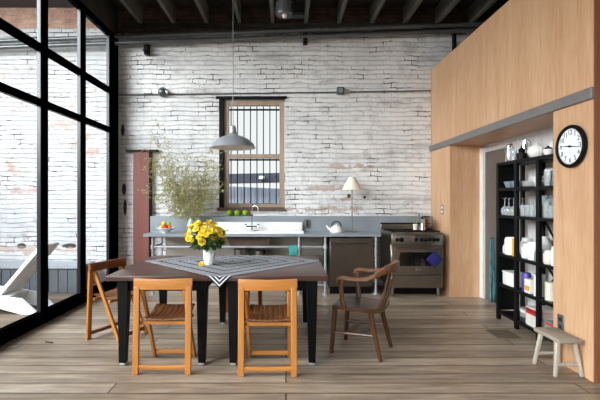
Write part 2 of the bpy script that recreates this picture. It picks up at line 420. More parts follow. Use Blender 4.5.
def dup(root, loc, rotz=0, label=None, group=None, scale=None):
    r = root.copy(); C.objects.link(r); r.location = loc; r.rotation_euler = (0, 0, rotz)
    if scale: r.scale = scale
    if label: r['label'] = label
    if group: r['group'] = group
    for ch in list(root.children):
        c = ch.copy(); C.objects.link(c); c.parent = r
        for g in list(ch.children):
            d = g.copy(); C.objects.link(d); d.parent = c
    return r
def arc(c, r, a0, a1, n, plane='XZ'):
    o = []
    for i in range(n+1):
        a = a0+(a1-a0)*i/n; u, v = r*math.cos(a), r*math.sin(a)
        o.append(Vector(c)+Vector({'XZ': (u, 0, v), 'XY': (u, v, 0), 'YZ': (0, u, v)}[plane]))
    return o

# ================================================================== THE SETTING
D, XL, XR = 6.88, -2.82, 2.43
# floor
COURT = 3.0
struct('floor', B().box((XL-.08, -3.2, -.12), (4.6, D+.3, 0)), 'floor')
struct('courtyard_deck', B().box((-10, -4, -.14), (XL-.08, D+.3, -.012)), 'deck')
# back wall with the window opening
wx0, wx1, wz0, wz1 = -1.124, -.017, 1.28, 3.14
b = B()
b.box((XL-.08, D, -.1), (wx0, D+.3, 4.75)); b.box((wx1, D, -.1), (4.6, D+.3, 4.75))
b.box((wx0, D, -.1), (wx1, D+.3, wz0)); b.box((wx0, D, wz1), (wx1, D+.3, 4.75))
struct('wall_back', b, 'brick')
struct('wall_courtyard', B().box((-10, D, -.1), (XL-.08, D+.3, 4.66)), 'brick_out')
struct('wall_courtyard_unseen', B().box((-8.8, -9, -.1), (-8.5, D, COURT)), 'brick_side')  # unseen wall put in to block low sky, height set by the light
struct('trim_courtyard_eave', B().box((-10, D-1.9, 4.66), (XL-.1, D+.34, 4.9)), 'coping')  # forward reach over the deck added to shade the courtyard wall
# ceiling
struct('ceiling', B().box((XL-.1, -3.2, 4.66), (4.6, D+.3, 4.8)), 'ceiling')
for i in range(13):
    x = -2.42+.55*i
    j = struct('beam', B().box((x-.028, -3.2, 4.37), (x+.028, D-.002, 4.66)), 'joist')
struct('beam_ledger', B().box((XL+.1, D-.07, 4.30), (4.5, D-.003, 4.368)), 'ceiling')
# solid wall over and behind
struct('wall_left', B().box((XL-.1, -3.2, 4.16), (XL, D, 4.66)), 'ceiling')
struct('wall_right_outer', B().box((4.5, -3.2, 0), (4.6, D, 4.66)), 'white_wall')
b = B()
b.box((XL-.1, -3.3, 0), (-1.9, -3.2, 4.66)); b.box((1.5, -3.3, 0), (4.6, -3.2, 4.66))
b.box((-1.9, -3.3, 2.6), (1.5, -3.2, 4.66)); b.box((-1.9, -3.3, 0), (1.5, -3.2, .9))
struct('wall_front', b, 'white_wall')
# window wall on the courtyard side
w1 = bpy.data.objects.new('window_1', None); C.objects.link(w1); w1['kind'] = 'structure'
ys = [6.63-.917*i for i in range(11)]
z1, z2, ztop = 3.20, 2.564, 4.07
for y in ys:
    q = B().box((XL-.06, y-.062, .14), (XL-.012, y+.062, 4.16), .003).out('mullion', 'gloss_frame', w1)
    B().box((XL-.012, y-.07, .14), (XL, y+.07, 4.16), .003).out('cover_plate', 'black_frame', q)
B().box((XL-.075, -2.6, 0), (XL+.012, 6.85, .145), .006).out('bottom_rail', 'black_frame', w1)
B().box((XL-.07, -2.6, ztop), (XL+.006, 6.85, 4.165), .006).out('top_rail', 'black_frame', w1)
B().box((XL-.07, 6.70, 0), (XL+.01, D-.005, 4.16), .004).out('corner_post', 'black_frame', w1)
for z in (z1, z2):
    B().box((XL-.065, -2.6, z-.042), (XL+.008, 6.7, z+.042), .006).out('transom', 'black_frame', w1)
for i in range(10):
    for a, c in ((.145, z2-.042), (z2+.042, z1-.042), (z1+.042, ztop)):
        B().box((XL-.034, ys[i+1]+.07, a), (XL-.028, ys[i]-.07, c)).out('pane', 'pane', w1, smooth=False)
for o in w1.children_recursive: o['kind'] = 'structure'
# unseen glazing behind the viewer, put in and sized for fill light
w3 = bpy.data.objects.new('fill_window', None); C.objects.link(w3); w3['kind'] = 'structure'
for x in (-1.87, -.2, 1.47): B().box((x-.03, -3.28, .9), (x+.03, -3.22, 2.6)).out('mullion', 'black_frame', w3)
for x in (-1.84, -.17): B().box((x, -3.253, .9), (x+1.61, -3.247, 2.6)).out('pane', 'pane', w3, smooth=False)
for o in w3.children: o['kind'] = 'structure'
struct('terrace', B().box((-10, -14, -.2), (10, -3.3, -.05)), 'ground')

# plywood volume with the shelving niche
hz = 2.245
YN, YP, YC = 3.235, 3.725, 6.075
struct('wall_right_upper', B().box((XR, YN, hz), (4.5, D-.003, 3.615)), 'ply')
struct('wall_right_near', B().box((XR, YN, 0), (4.5, YP, hz)), 'ply')
struct('wall_right_far', B().box((XR, YC, 0), (2.885, D-.003, hz)), 'ply')
struct('wall_niche', B().box((2.93, YP, 0), (3.05, D-.003, hz)), 'white_wall')
struct('trim_ledge', B().box((XR-.03, YN-.01, hz-.002), (XR-.001, D-.004, hz+.09), .004), 'ledge')
struct('trim_casing', B().box((2.868, YC-.1, 0), (2.932, YC-.002, 2.2)), 'white_paint')
struct('trim_corner', B().box((XR-.004, YN-.012, 0), (4.5, YN-.001, 3.615)), 'ply_dark')
d1 = struct('door_1', B().box((2.9, 5.42, 0), (2.929, YC-.105, 2.13), .003), 'grey_door')
# back window: sashes, jamb, lintel, bars
w2 = bpy.data.objects.new('window_2', None); C.objects.link(w2); w2['kind'] = 'structure'
B().box((wx0+.002, D+.005, wz0+.03), (wx0+.075, D+.06, wz1-.004)).out('jamb', 'black', w2)
B().box((wx0-.05, D-.025, wz1-.012), (wx1+.03, D+.05, wz1+.03)).out('lintel', 'black', w2)
B().box((wx0-.03, D-.03, wz0-.03), (wx1+.0, D+.1, wz0+.028)).out('window_sill', 'rust', w2)
fx0, fx1 = wx0+.07, wx1-.008
for x in (fx0, fx1-.085): B().box((x, D+.05, wz0+.03), (x+.085, D+.13, wz1-.02), .004).out('stile', 'sash', w2)
for z, h in ((wz1-.11, .09), (2.14, .07), (wz0+.03, .06)): B().box((fx0+.06, D+.055, z), (fx1-.06, D+.125, z+h), .004).out('sash_rail', 'sash', w2)
for a, c in ((wz0+.09, 2.14), (2.21, wz1-.11)): B().box((fx0+.085, D+.09, a), (fx1-.085, D+.095, c)).out('pane', 'pane', w2, smooth=False)
for i in range(8):
    B().box((-.955+.1125*i-.008, D+.24, wz0), (-.955+.1125*i+.008, D+.256, wz1)).out('security_bar', 'black', w2)
for z in (3.0, 2.13, 1.36): B().box((wx0+.02, D+.238, z-.014), (wx1-.02, D+.258, z+.014)).out('cross_bar', 'black', w2)
for o in w2.children: o['kind'] = 'structure'
# slot in the wall with a rust red post and dark lintel
struct('trim_post', B().box((-2.54, D-.07, 0), (-2.275, D-.002, 2.235), .004), 'rust_red')
struct('trim_post_edge', B().box((-2.275, D-.08, 0), (-2.245, D-.002, 2.235)), 'black')
struct('trim_lintel', B().box((-2.66, D-.085, 2.235), (-2.13, D-.002, 2.27)), 'black')
# what is seen through the barred window
struct('ground_yard', B().box((-6, D+.3, -.5), (6, 16, -.4)), 'ground')
b = B()
n = 44
for i in range(n):
    x = -2.6+i*.1; b.box((x, 12.0, -.4), (x+.085, 12.06, 1.86-.0045*i)); b.box((x+.085, 12.02, -.4), (x+.1, 12.05, 1.86-.0045*i))
tag(b.out('fence', 'out_fence', smooth=False), 'blue grey vertical board fence beyond the barred window', 'fence')
tag(B().bar((-3.2, 11.6, 1.99), (2.5, 11.6, 2.1), .2, .27).out('fascia_beam', 'out_dark', smooth=False), 'dark fascia beam running above the fence outside the barred window', 'beam')
tag(B().box((-.75, 11.35, 2.0), (-.6, 11.5, 2.09), .02).out('floodlight', 'out_white'), 'small white floodlight on the dark fascia beam outside', 'light')

# ================================================================== CEILING AND WALL SERVICES
def pipe_z(px, yv, Y): return EYE+(CY-yv)*Y/F
Yp = D-.16
for k, (ya, yb, lab) in enumerate(((37.0, 25.0, 'upper of two grey conduit pipes high along the brick wall'), (43.2, 30.8, 'lower of two grey conduit pipes high along the brick wall'))):
    za, zb = pipe_z(117, ya, Yp), pipe_z(460, yb, Yp); xa, xb = XL+.02, (460-CX)*Yp/F
    sl = (zb-za)/(xb-xa)
    pb = B().tube([(xa, Yp, za), (4.45, Yp, za+sl*(4.45-xa))], .036, 12); 
    tag(pb.out('conduit_pipe', 'pipe'), lab+' inside', 'pipe')
    tag(B().tube([(-9.5, Yp, za+sl*(-9.5-xa)), (XL-.1, Yp, za-sl*.1)], .036, 12).out('conduit_pipe', 'pipe'), lab.replace('along the brick wall', 'on the courtyard wall')+' beyond the glass', 'pipe')
for px, y0, y1, lab in ((145, 43, 53, 'dark pipe bracket on the brick above the rust red post'), (305.5, 35, 42, 'dark pipe bracket on the brick near the hanging can light')):
    X = (px-CX)*Yp/F; zt, zb = EYE+(CY-y0+4)*Yp/F, EYE+(CY-y1)*Yp/F
    tag(B().box((X-.035, Yp+.04, zb), (X+.035, D-.002, zt), .004).box((X-.03, Yp-.04, zb+.03), (X+.03, Yp+.05, zb+.05), .004).out('pipe_bracket', 'black'), lab, 'bracket')
tag(B().tube([(XL+.02, D-.02, 3.19), (-.6, D-.02, 3.215), (2.42, D-.02, 3.262)], .011, 8).out('wall_conduit', 'pipe'), 'thin conduit running across the white brick just above the window', 'conduit')
g = thing('junction_box', 'round grey junction box with conical cap on brick above the olive branches', 'junction box', (-2.06, D-.0, 3.235))
B().lathe([(0, .0), (.075, 0), (.082, .03), (.07, .07), (.04, .1), (0, .11)], n=20).xf(Matrix.Rotation(PI/2, 4, 'X')).out('body', 'pipe', g)
B().tube([(.05, -.05, .01), (.1, -.06, -.02)], .03, 10).out('spout_plug', 'galv', g)
g = thing('junction_box', 'square grey junction box on the conduit between window and table lamp', 'junction box', (.906, D, 3.25))
B().box((-.06, -.09, -.06), (.06, -.001, .06), .01).out('body', 'pipe', g)
B().tube([(.06, -.045, .0), (.16, -.045, .004)], .022, 10).out('connector', 'galv', g)
B().lathe([(.035, 0), (.04, .012), (0, .016)], n=14).xf(Matrix.Translation((0, -.09, 0)) @ Matrix.Rotation(PI/2, 4, 'X')).out('cover', 'galv', g)
tag(B().tube([(2.8, D-.05, 3.63), (2.8, D-.05, 4.28)], .035, 12).out('riser_pipe', 'black'), 'dark vertical riser pipe on brick above the plywood volume', 'pipe')
g = thing('can_light', 'grey can light hanging from the dark ceiling joists', 'light', (-.02, 5.6, 3.92))
B().tube([(0, 0, .2), (0, 0, .45)], .018, 10).out('stem', 'pipe', g)
B().lathe([(0, .24), (.08, .24), (.12, .21), (.125, .06), (.12, .04), (.11, .06), (0, .1)], n=24).out('housing', 'pipe', g)
B().ball((0, 0, .035), .035).out('bulb', 'shade_white', g)
B().box((.1, -.08, .02), (.27, .08, .18), .02).out('ballast_box', 'black', g)

# pendant over the table
g = thing('pendant_lamp', 'grey spun metal pendant lamp with white inside hanging over the table', 'lamp', (-.555, 4.3, 1.985))
B().lathe([(.236, 0), (.238, .006), (.232, .012), (.215, .045), (.165, .09), (.1, .12), (.06, .132), (.045, .15)], n=40).out('lamp_shade', 'shade_grey', g)
B().lathe([(.234, .002), (.212, .042), (.162, .086), (.098, .115), (.0, .12)], n=40).out('reflector', 'shade_white', g)
B().lathe([(0, .235), (.018, .235), (.03, .215), (.033, .17), (.046, .148), (0, .14)], n=20).out('socket_cap', 'shade_grey', g)
B().tube([(0, 0, .23), (0, 0, 2.6)], .004, 8).out('cord', 'pipe', g)
B().ball((0, 0, .07), .035).out('bulb', 'shade_white', g)

# ================================================================== KITCHEN RUN
ZT = .92
# worktop with a cut-out for the basin
b = B(); hx0, hx1, hy0, hy1 = -.95, -.2, 6.36, 6.64
yf = 6.2
for a, c in (((-2.16, yf), (hx0, 6.755)), ((hx1, yf), (1.44, 6.755)), ((hx0, yf), (hx1, hy0)), ((hx0, hy1), (hx1, 6.755))):
    b.box((a[0], a[1], ZT-.04), (c[0], c[1], ZT))
o = tag(b.out('worktop', 'top_steel', smooth=False), 'blue grey steel worktop along the brick wall', 'worktop')
tag(B().box((-2.24, 6.76, .86), (2.42, D-.003, 1.168), .004).out('backsplash', 'top_steel'), 'long blue grey steel backsplash ledge on the brick wall', 'backsplash')
# sink
g = thing('sink', 'wide white enamel sink with drainboards set on the steel worktop', 'sink', (-.5, 6.5, ZT))
b = B()
for a, c in (((-.8, -.24), (-.45, .2)), ((.3, -.24), (.77, .2)), ((-.45, -.24), (.3, -.14)), ((-.45, .14), (.3, .2))):
    b.box((a[0], a[1], .001), (c[0], c[1], .03))
b.out('drainboard', 'enamel', g, smooth=False)
B().box((-.8, .2, .001), (.77, .252, .155), .012, 2).out('splashback', 'enamel', g)
b = B()
b.prism([(-.44, .0), (-.36, -.22), (.22, -.22), (.29, .0), (.275, .0), (.205, -.205), (-.345, -.205), (-.425, .0)], -.135, .135, 'Y')
b.prism([(-.44, 0), (-.36, -.22), (.22, -.22), (.29, 0)], -.139, -.127, 'Y'); b.prism([(-.44, 0), (-.36, -.22), (.22, -.22), (.29, 0)], .127, .139, 'Y')
b.out('basin', 'rust', g)
# faucet
g = thing('faucet', 'chrome gooseneck faucet behind the white sink', 'faucet', (-.545, 6.58, ZT+.031))
B().lathe([(0, .0), (.03, 0), (.03, .012), (.016, .02), (.016, .05), (0, .05)], n=16).out('base', 'chrome', g)
B().tube([(0, 0, .04), (0, 0, .34)]+[Vector((.05, 0, .34))+Vector((-.05*math.cos(a), -.04*(1-math.cos(a))*.5, .05*math.sin(a))) for a in [PI*k/10 for k in range(1, 11)]]+[(.1, -.04, .31)], .011, 10).out('spout', 'chrome', g)
B().tube([(-.1, 0, .06), (.1, 0, .06)], .011, 8).out('crossbar', 'chrome', g)
for s_ in (-1, 1):
    B().lathe([(0, 0), (.02, 0), (.014, .03), (.026, .045), (0, .052)], (s_*.1, 0, .05), 12).out('tap_handle', 'chrome', g)
# pipe frame
g = thing('counter_stand', 'galvanised pipe frame with clamp fittings carrying the steel worktop', 'frame', (0, 6.25, 0))
for x, y in ((-2.03, 0), (-2.03, .45), (.2, 0), (.6, 0), (1.37, 0), (.2, .45), (1.37, .45)):
    B().tube([(x, y, 0), (x, y, ZT-.041)], .02, 12).out('leg', 'galv', g)
    b = B().lathe([(0, 0), (.05, 0), (.05, .012), (.028, .016), (.028, .04), (.021, .042)], (x, y, 0), 16)
    b.out('floor_flange', 'galv', g)
    if y == 0 and x < .7: B().tube([(x, y, .69), (x, y, .75)], .029, 12).out('clamp', 'galv', g)
B().tube([(-2.03, 0, .718), (.6, 0, .718)], .018, 12).out('front_rail', 'galv', g)
B().tube([(-2.03, 0, .718), (-2.03, .45, .718)], .018, 12).out('side_rail', 'galv', g)
B().box((-1.3, .08, .52), (.57, .47, .535)).out('lower_shelf', 'steel_dark', g)
B().box((-1.98, .49, .12), (.6, .5, .87)).out('back_panel', 'panel', g)
for x, r, h, lab in ((-.72, .11, .12, 'wide steel saucepan on the low shelf beneath the basin'), (-.42, .085, .1, 'small steel saucepan on the low shelf beneath the drainboard')):
    q = thing('saucepan', lab, 'saucepan', (x, 6.5, .536))
    B().lathe([(0, 0), (r, 0), (r, h), (r+.006, h+.004), (r-.006, h), (r-.006, .006), (0, .006)], n=24).out('pot', 'steel', q)
    B().bar((r, 0, h-.02), (r+.1, -.06, h), .02, .012).out('handle', 'black', q)
# teal towel over rail
b = B(); nx, L = 8, .16
vs = []
path = [(-.026, -.16), (-.026, -.05), (-.022, .012), (0, .024), (.022, .012), (.024, -.06), (.024, -.12)]
pts = [[(i*.018-.06+.004*math.sin(j*2), y+.004*math.sin(i*1.7)*(1 if z < 0 else 0), z) for j, (y, z) in enumerate(path)] for i in range(nx)]
V = [[b.bm.verts.new(p) for p in r] for r in pts]
for i in range(nx-1):
    for j in range(len(path)-1): b.bm.faces.new((V[i][j], V[i+1][j], V[i+1][j+1], V[i][j+1]))
o = b.out('dish_towel', 'teal', loc=(.11, 6.25, .718)); tag(o, 'teal dish towel hanging over the galvanised rail', 'towel')
sm = o.modifiers.new('thick', 'SOLIDIFY'); sm.thickness = .004
# dishwasher
g = thing('dishwasher', 'stainless dishwasher beneath the worktop beside the stove', 'dishwasher', (.99, 6.22, 0))
B().box((-.32, .03, .06), (.32, .53, .86)).out('body', 'black', g)
B().box((-.322, 0, .12), (.322, .03, .855), .004).out('door', 'steel_dim', g)
B().tube([(-.3, -.035, .765), (.3, -.035, .765)], .012, 10).tube([(-.28, -.035, .765), (-.28, .01, .765)], .008, 8).tube([(.28, -.035, .765), (.28, .01, .765)], .008, 8).out('handle', 'steel', g)
B().box((-.318, .05, .0), (.318, .08, .1)).out('kick_plate', 'black', g)
B().box((-.322, -.003, .81), (.322, .01, .855), .002).out('control_strip', 'steel_dim', g)
# stove
g = thing('stove', 'stainless range stove with black oven window against the wall', 'stove', (1.935, 6.05, 0))
W2 = .383
B().box((-W2, .03, .13), (W2, .68, .93), .003).out('body', 'steel_dark', g)
d = B().box((-W2+.004, 0, .335), (W2-.004, .03, .745), .006).out('oven_door', 'steel_dark', g)
B().box((-.27, -.006, .46), (.25, .002, .665), .004).out('oven_window', 'dark_glass', d)
B().tube([(-.31, -.05, .725), (.31, -.05, .725)], .014, 12).tube([(-.29, -.05, .725), (-.29, .0, .715)], .009, 8).tube([(.29, -.05, .725), (.29, .0, .715)], .009, 8).out('door_handle', 'steel', d)
b = B().lathe([(0, 0), (.022, 0), (.022, .004), (0, .006)], n=20)
for s_ in (-1, 1):
    for k in range(3): b.prism([(s_*.024, -.01-.006*k+.014), (s_*(.075-.012*k), .02-.014*k), (s_*(.07-.012*k), .012-.014*k), (s_*.024, -.006-.006*k)], 0, .003)
b.xf(Matrix.Translation((-.005, -.001, .41)) @ Matrix.Rotation(PI/2, 4, 'X')).out('emblem', 'chrome', d)
B().box((-W2+.004, 0, .145), (W2-.004, .03, .318), .006).out('drawer', 'steel_dark', g)
p = B().box((-W2, -.015, .765), (W2, .05, .93), .012, 2).out('control_panel', 'steel', g)
for x, r in ((-.335, .0), (-.3, .022), (-.235, .03), (-.02, .022), (.06, .022), (.12, .022), (.18, .022), (.24, .022), (.3, .022)):
    if r == 0: continue
    B().lathe([(0, 0), (r+.006, 0), (r+.006, .006), (r, .008), (r*.85, .034), (0, .036)], n=18).xf(Matrix.Translation((x, -.015, .85)) @ Matrix.Rotation(PI/2, 4, 'X')).out('knob', 'black', p)
B().box((-W2, -.005, .93), (W2, .68, .95), .004).out('cooktop', 'steel_dark', g)
for x in (-.25, 0, .25):
    b = B()
    for q in (-.1, 0, .1): b.box((x+q-.006, .06, .962), (x+q+.006, .56, .974))
    for q in (.08, .2, .32, .44, .54): b.box((x-.115, q-.006, .958), (x+.115, q+.006, .97))
    for sx in (-.1, .1):
        for sy in (.08, .54): b.box((x+sx-.008, sy-.008, .95), (x+sx+.008, sy+.008, .962))
    b.out('pan_grate', 'black', g)
    for y in (.2, .44): B().lathe([(0, 0), (.045, 0), (.045, .006), (.03, .01), (0, .01)], (x, y, .949), 18).out('burner', 'black', g)
B().box((-W2, .64, .95), (W2, .68, 1.05), .004).out('backguard', 'steel_dark', g)
B().box((-W2-.006, .63, 1.04), (W2+.006, .69, 1.062), .004).out('backguard_cap', 'black', g)
for x in (-.34, .34):
    for y in (.08, .6): B().lathe([(0, 0), (.028, 0), (.03, .01), (.022, .02), (.022, .135), (0, .135)], (x, y, 0), 16).out('foot', 'steel', g)
B().box((-.36, .2, .0), (.36, .22, .12)).out('kick_plate', 'black', g)
# potholder
g = thing('potholder', 'navy blue square potholder hanging cornerwise from the oven handle', 'potholder', (2.165, 5.975, .57))
B().box((-.088, -.008, -.088), (.088, .008, .088), .007, 2).xf(Matrix.Rotation(PI/4, 4, 'Y')).out('pad', 'navy', g)
B().tube([(0, .0, .118), (-.006, .012, .15), (0, .03, .168), (.006, .012, .15), (.002, 0, .118)], .003, 6).out('loop', 'navy', g)
# things on the stove
g = thing('coffee_pot', 'tall polished steel coffee pot with black lid on the stove', 'coffee pot', (2.12, 6.38, .974))
B().lathe([(0, 0), (.05, 0), (.048, .02), (.038, .1), (.042, .15), (.045, .17), (0, .175)], n=12).out('body', 'chrome', g)
B().lathe([(0, .2), (.012, .2), (.014, .185), (.045, .176), (.045, .17), (0, .17)], n=12).out('lid', 'black', g)
B().tube([(.04, -.0, .15), (.085, 0, .14), (.08, 0, .07), (.044, 0, .05)], .008, 8).out('handle', 'black', g)
g = thing('utensil_cup', 'small white cup with a leaning spoon on the stove', 'cup', (2.0, 6.34, .974))
B().lathe([(0, 0), (.032, 0), (.038, .09), (.034, .09), (.029, .006), (0, .006)], n=20).out('cup', 'cream', g)
tag(B().tube([(-.015, 0, .012), (.055, .01, .2)], .006, 8).ball((.06, .011, .215), .018, (1, .4, 1.3)).out('wooden_spoon', 'steel_dark', loc=(2.0, 6.34, .974)), 'long dull spoon leaning in the white cup on the stove', 'spoon')
g = thing('canister', 'copper banded square canister on the stove near the plywood column', 'canister', (2.24, 6.56, .974))
B().box((-.055, -.05, 0), (.055, .05, .19), .008, 2).out('body', 'steel', g)
B().box((-.057, -.052, .06), (.057, .052, .11), .008).out('band', 'copper', g)
B().box((-.05, -.046, .19), (.05, .046, .205), .006).out('lid', 'black', g)
# counter things
g = thing('kettle', 'white enamel kettle with dark handle on the worktop beside the lamp', 'kettle', (.8, 6.5, ZT))
B().lathe([(0, 0), (.09, 0), (.1, .012), (.098, .05), (.08, .09), (.05, .105), (0, .108)], n=28).out('body', 'ceramic', g)
B().lathe([(.046, .104), (.04, .115), (.01, .12), (.014, .135), (0, .14)], n=20).out('lid', 'ceramic', g)
B().tube([(-.085, 0, .04), (-.13, 0, .07), (-.165, 0, .115)], [.024, .016, .011], 12).out('spout', 'ceramic', g)
B().tube([(-.07, 0, .09)]+[(-.075*math.cos(a), 0, .1+.075*math.sin(a)) for a in [.3+2.5*k/10 for k in range(11)]]+[(.075, 0, .09)], .008, 8).out('handle', 'black', g)
g = thing('table_lamp', 'table lamp with cream cone shade on a thin steel stem', 'lamp', (1.06, 6.58, ZT))
B().lathe([(0, 0), (.095, 0), (.098, .01), (.03, .018), (.012, .022), (0, .022)], n=28).out('base', 'steel_dark', g)
B().tube([(0, 0, .02), (0, 0, .74)], .009, 10).out('stem', 'steel', g)
B().lathe([(.165, .675), (.05, .885), (.047, .885), (.161, .675)], n=32).out('lamp_shade', 'linen', g)
B().lathe([(.048, .882), (0, .886)], n=20).out('shade_top', 'linen', g)
g = thing('power_outlet', 'dark outlet box on the backsplash beyond the sink end', 'outlet', (.34, 6.757, 1.05))
B().box((-.045, -.035, -.065), (.045, -.0, .065), .006).out('plate', 'socket', g)
B().box((-.004, -.039, -.045), (.03, -.034, .045), .002).out('receptacle', 'socket_dark', g)
# limes on the ledge
for i, lab in enumerate(('green lime on the backsplash ledge, first from the olive branches', 'green lime on the backsplash ledge, between two other limes', 'green lime on the backsplash ledge, closest to the faucet')):
    l = B().ball((0, 0, .05), .052, (1, 1, .95)).lathe([(.006, .096), (.01, .104), (0, .106)], n=8).out('lime', 'lime', loc=((229.3+8*i-CX)*6.81/F, 6.815, 1.169))
    tag(l, lab, 'lime', 'limes on the backsplash ledge')
# fruit bowl
bx, by = -1.885, 6.42
g = tag(B().lathe([(0, 0), (.055, 0), (.06, .012), (.11, .05), (.155, .078), (.15, .082), (.105, .058), (.05, .022), (0, .018)], n=32).out('fruit_bowl', 'ceramic', loc=(bx, by, ZT)), 'white bowl of fruit at the end of the worktop', 'bowl')
fr = [(-.055, -.02, .075, .036, 'lemon', 'yellow lemon in the fruit bowl, beside the red apple'), (.01, -.05, .078, .036, 'red', 'red apple in the fruit bowl, near the front'), (.062, -.005, .08, .035, 'orange', 'orange in the fruit bowl, toward the flowers'),
      (.0, .05, .078, .036, 'orange', 'orange in the fruit bowl, close to the wall'), (-.025, -.005, .136, .036, 'lemon', 'yellow lemon topmost of the fruit heap'), (.045, .025, .13, .033, 'lime', 'green lime high on the fruit heap')]
for x, y, z, r, m, lab in fr:
    nm = {'lemon': 'lemon', 'red': 'apple', 'orange': 'orange', 'lime': 'lime'}[m]
    o = B().ball((0, 0, 0), r, (1.2, 1, .95) if m in ('lemon', 'lime') else (1, 1, .95)).lathe([(.004, r*.9), (.006, r*1.02), (0, r*1.04)], n=6).out(nm, m, loc=(bx+x, by+y, ZT+z+.012), rotz=x*30)
    tag(o, lab, nm, 'fruit in the white bowl')
# branches
vx, vy = -1.5, 6.52
g = tag(B().lathe([(0, 0), (.06, 0), (.07, .02), (.075, .12), (.05, .2), (.045, .24), (.04, .24), (.045, .2), (.068, .12), (.062, .02), (0, .01)], n=24).out('branch_vase', 'jar_glass', loc=(vx, vy, ZT)), 'pale glass vase of olive branches behind the flowers', 'vase')
br = thing('olive_branches', 'airy pale olive branches spreading over the worktop by the brick wall', 'branches', (vx, vy, ZT+.03))
rnd = random.Random(5)
tips = [(-.66, .62), (-.64, 1.0), (-.56, .5), (-.6, 1.3), (-.5, .85), (-.52, 1.62), (-.4, 1.15), (-.3, .75), (-.22, 1.0), (-.12, 1.2), (-.02, .85), (.05, 1.05), (.16, .8), (.24, 1.12), (.32, .9), (.36, 1.2), (.44, .95), (.46, .66), (-.6, 1.45), (.3, .6), (-.45, .6), (-.58, .8), (-.5, 1.1), (-.2, .7), (.1, .65), (.38, .78), (-.36, .95), (.2, .95), (-.62, 1.15), (-.1, .95)]
for tx, tz in tips:
    b = B(); ty = rnd.uniform(-.18, .16)
    c0 = Vector((0, 0, 0)); c1 = Vector((tx*.3, ty*.3, tz*.5)); c2 = Vector((tx*1.0, ty, tz))
    main = [c0*(1-t)**2+c1*2*t*(1-t)+c2*t*t for t in [k/14 for k in range(15)]]
    b.tube(main, [.003-.002*k/14 for k in range(15)], 5)
    def leaf(p, d, L, w):
        d = d.normalized(); s = d.cross(Vector((rnd.uniform(-1, 1), rnd.uniform(-1, 1), rnd.uniform(-1, 1)))).normalized()
        nrm = d.cross(s)*L*.12
        vs = [b.bm.verts.new(q) for q in (p, p+d*L*.45+s*w+nrm*.5, p+d*L, p+d*L*.45-s*w+nrm*.5)]
        f1 = b.bm.faces.new((vs[0], vs[1], vs[2])); f2 = b.bm.faces.new((vs[0], vs[2], vs[3])); f1.material_index = f2.material_index = 1
    for k in range(5, 15):
        for _ in range(3):
            p = main[k]; d = Vector((rnd.uniform(-1, 1), rnd.uniform(-.8, .5), rnd.uniform(-.5, .9))).normalized()
            L = rnd.uniform(.08, .2)
            q = [p, p+d*L*.5+Vector((0, 0, .01)), p+d*L+Vector((0, 0, -.015))]
            if q[2].y > .3: continue
            b.tube(q, [.0018, .0013, .0008], 4, cap=False)
            for t in (.25, .45, .65, .85, 1.0):
                pp = p+d*L*t
                for s_ in (0, 1):
                    if rnd.random() < .8: leaf(pp, d*.6+Vector((rnd.uniform(-1, 1), rnd.uniform(-1, 1), rnd.uniform(-.7, 1)))*.9, rnd.uniform(.025, .055), rnd.uniform(.004, .0075))
    b.out('branch', ['twig', 'olive'], br, smooth=False)

# ================================================================== TABLES
TZ = .785
def table(cx, label):
    t = thing('dining_table', label, 'table', (cx, 4.18, 0), 0, 'pair of tables pushed together')
    B().box((-.479, -.64, TZ-.045), (.479, .64, TZ), .006, 2).out('tabletop', 'tabletop', t)
    b = B()
    for s_ in (-1, 1):
        b.box((-.36, s_*.57-.012, .645), (.36, s_*.57+.012, TZ-.046)); b.box((s_*.36-.012, -.57, .645), (s_*.36+.012, .57, TZ-.046))
    b.out('apron', 'black_wood', t, smooth=False)
    for sx in (-1, 1):
        for sy in (-1, 1):
            l = B().bar((sx*.345, sy*.588, .022), (sx*.345, sy*.565, TZ-.046), .06, .06, (0, 1, 0), .098, .085, .004).out('leg', 'black_wood', t)
            B().bar((sx*.345, sy*.5885, 0), (sx*.345, sy*.5878, .024), .05, .05, (0, 1, 0), .052, .052, .004).out('foot_cap', 'galv', l)
    return t
table(-1.08, 'dark topped table with black tapered legs, the one nearer the window wall')
table(-.117, 'dark topped table with black tapered legs, the one nearer the wooden armchair')
# striped cloth, laid cornerwise with one corner over the edge
b = B(); N = 72; H = .672; cxx, cyy = -.572, 3.425+.95
uvl = b.bm.loops.layers.uv.new('UVMap'); grid = {}
def drape(x, y):
    ye0, ye1 = 3.54-.006, 4.82+.006; z = TZ+.003; r = .01
    def fold(over):
        if over < r*PI/2:
            a = over/r; return r*math.sin(a), r*(1-math.cos(a))
        return r, r+(over-r*PI/2)
    if y < ye0:
        dy, dz = fold(ye0-y); return (x, ye0-dy-.012*min(1, dz*8)*abs(math.sin(x*9)), z-dz)
    if y > ye1:
        dy, dz = fold(y-ye1); return (x, ye1+dy+.012*math.sin(x*13)*min(1, dz*3), z-dz)
    return (x, y, z)
c45 = math.sqrt(.5)
for i in range(N+1):
    for j in range(N+1):
        u, v = -H+2*H*i/N, -H+2*H*j/N
        grid[i, j] = b.bm.verts.new(drape(cxx+(u-v)*c45, cyy+(u+v)*c45))
for i in range(N):
    for j in range(N):
        f = b.bm.faces.new((grid[i, j], grid[i+1, j], grid[i+1, j+1], grid[i, j+1]))
        for lp, (a, c) in zip(f.loops, ((i, j), (i+1, j), (i+1, j+1), (i, j+1))): lp[uvl].uv = (-H+2*H*a/N, -H+2*H*c/N)
o = b.out('tablecloth', 'cloth'); tag(o, 'dark cloth with white concentric stripes laid cornerwise across the tables', 'tablecloth')
o.modifiers.new('thick', 'SOLIDIFY').thickness = .002
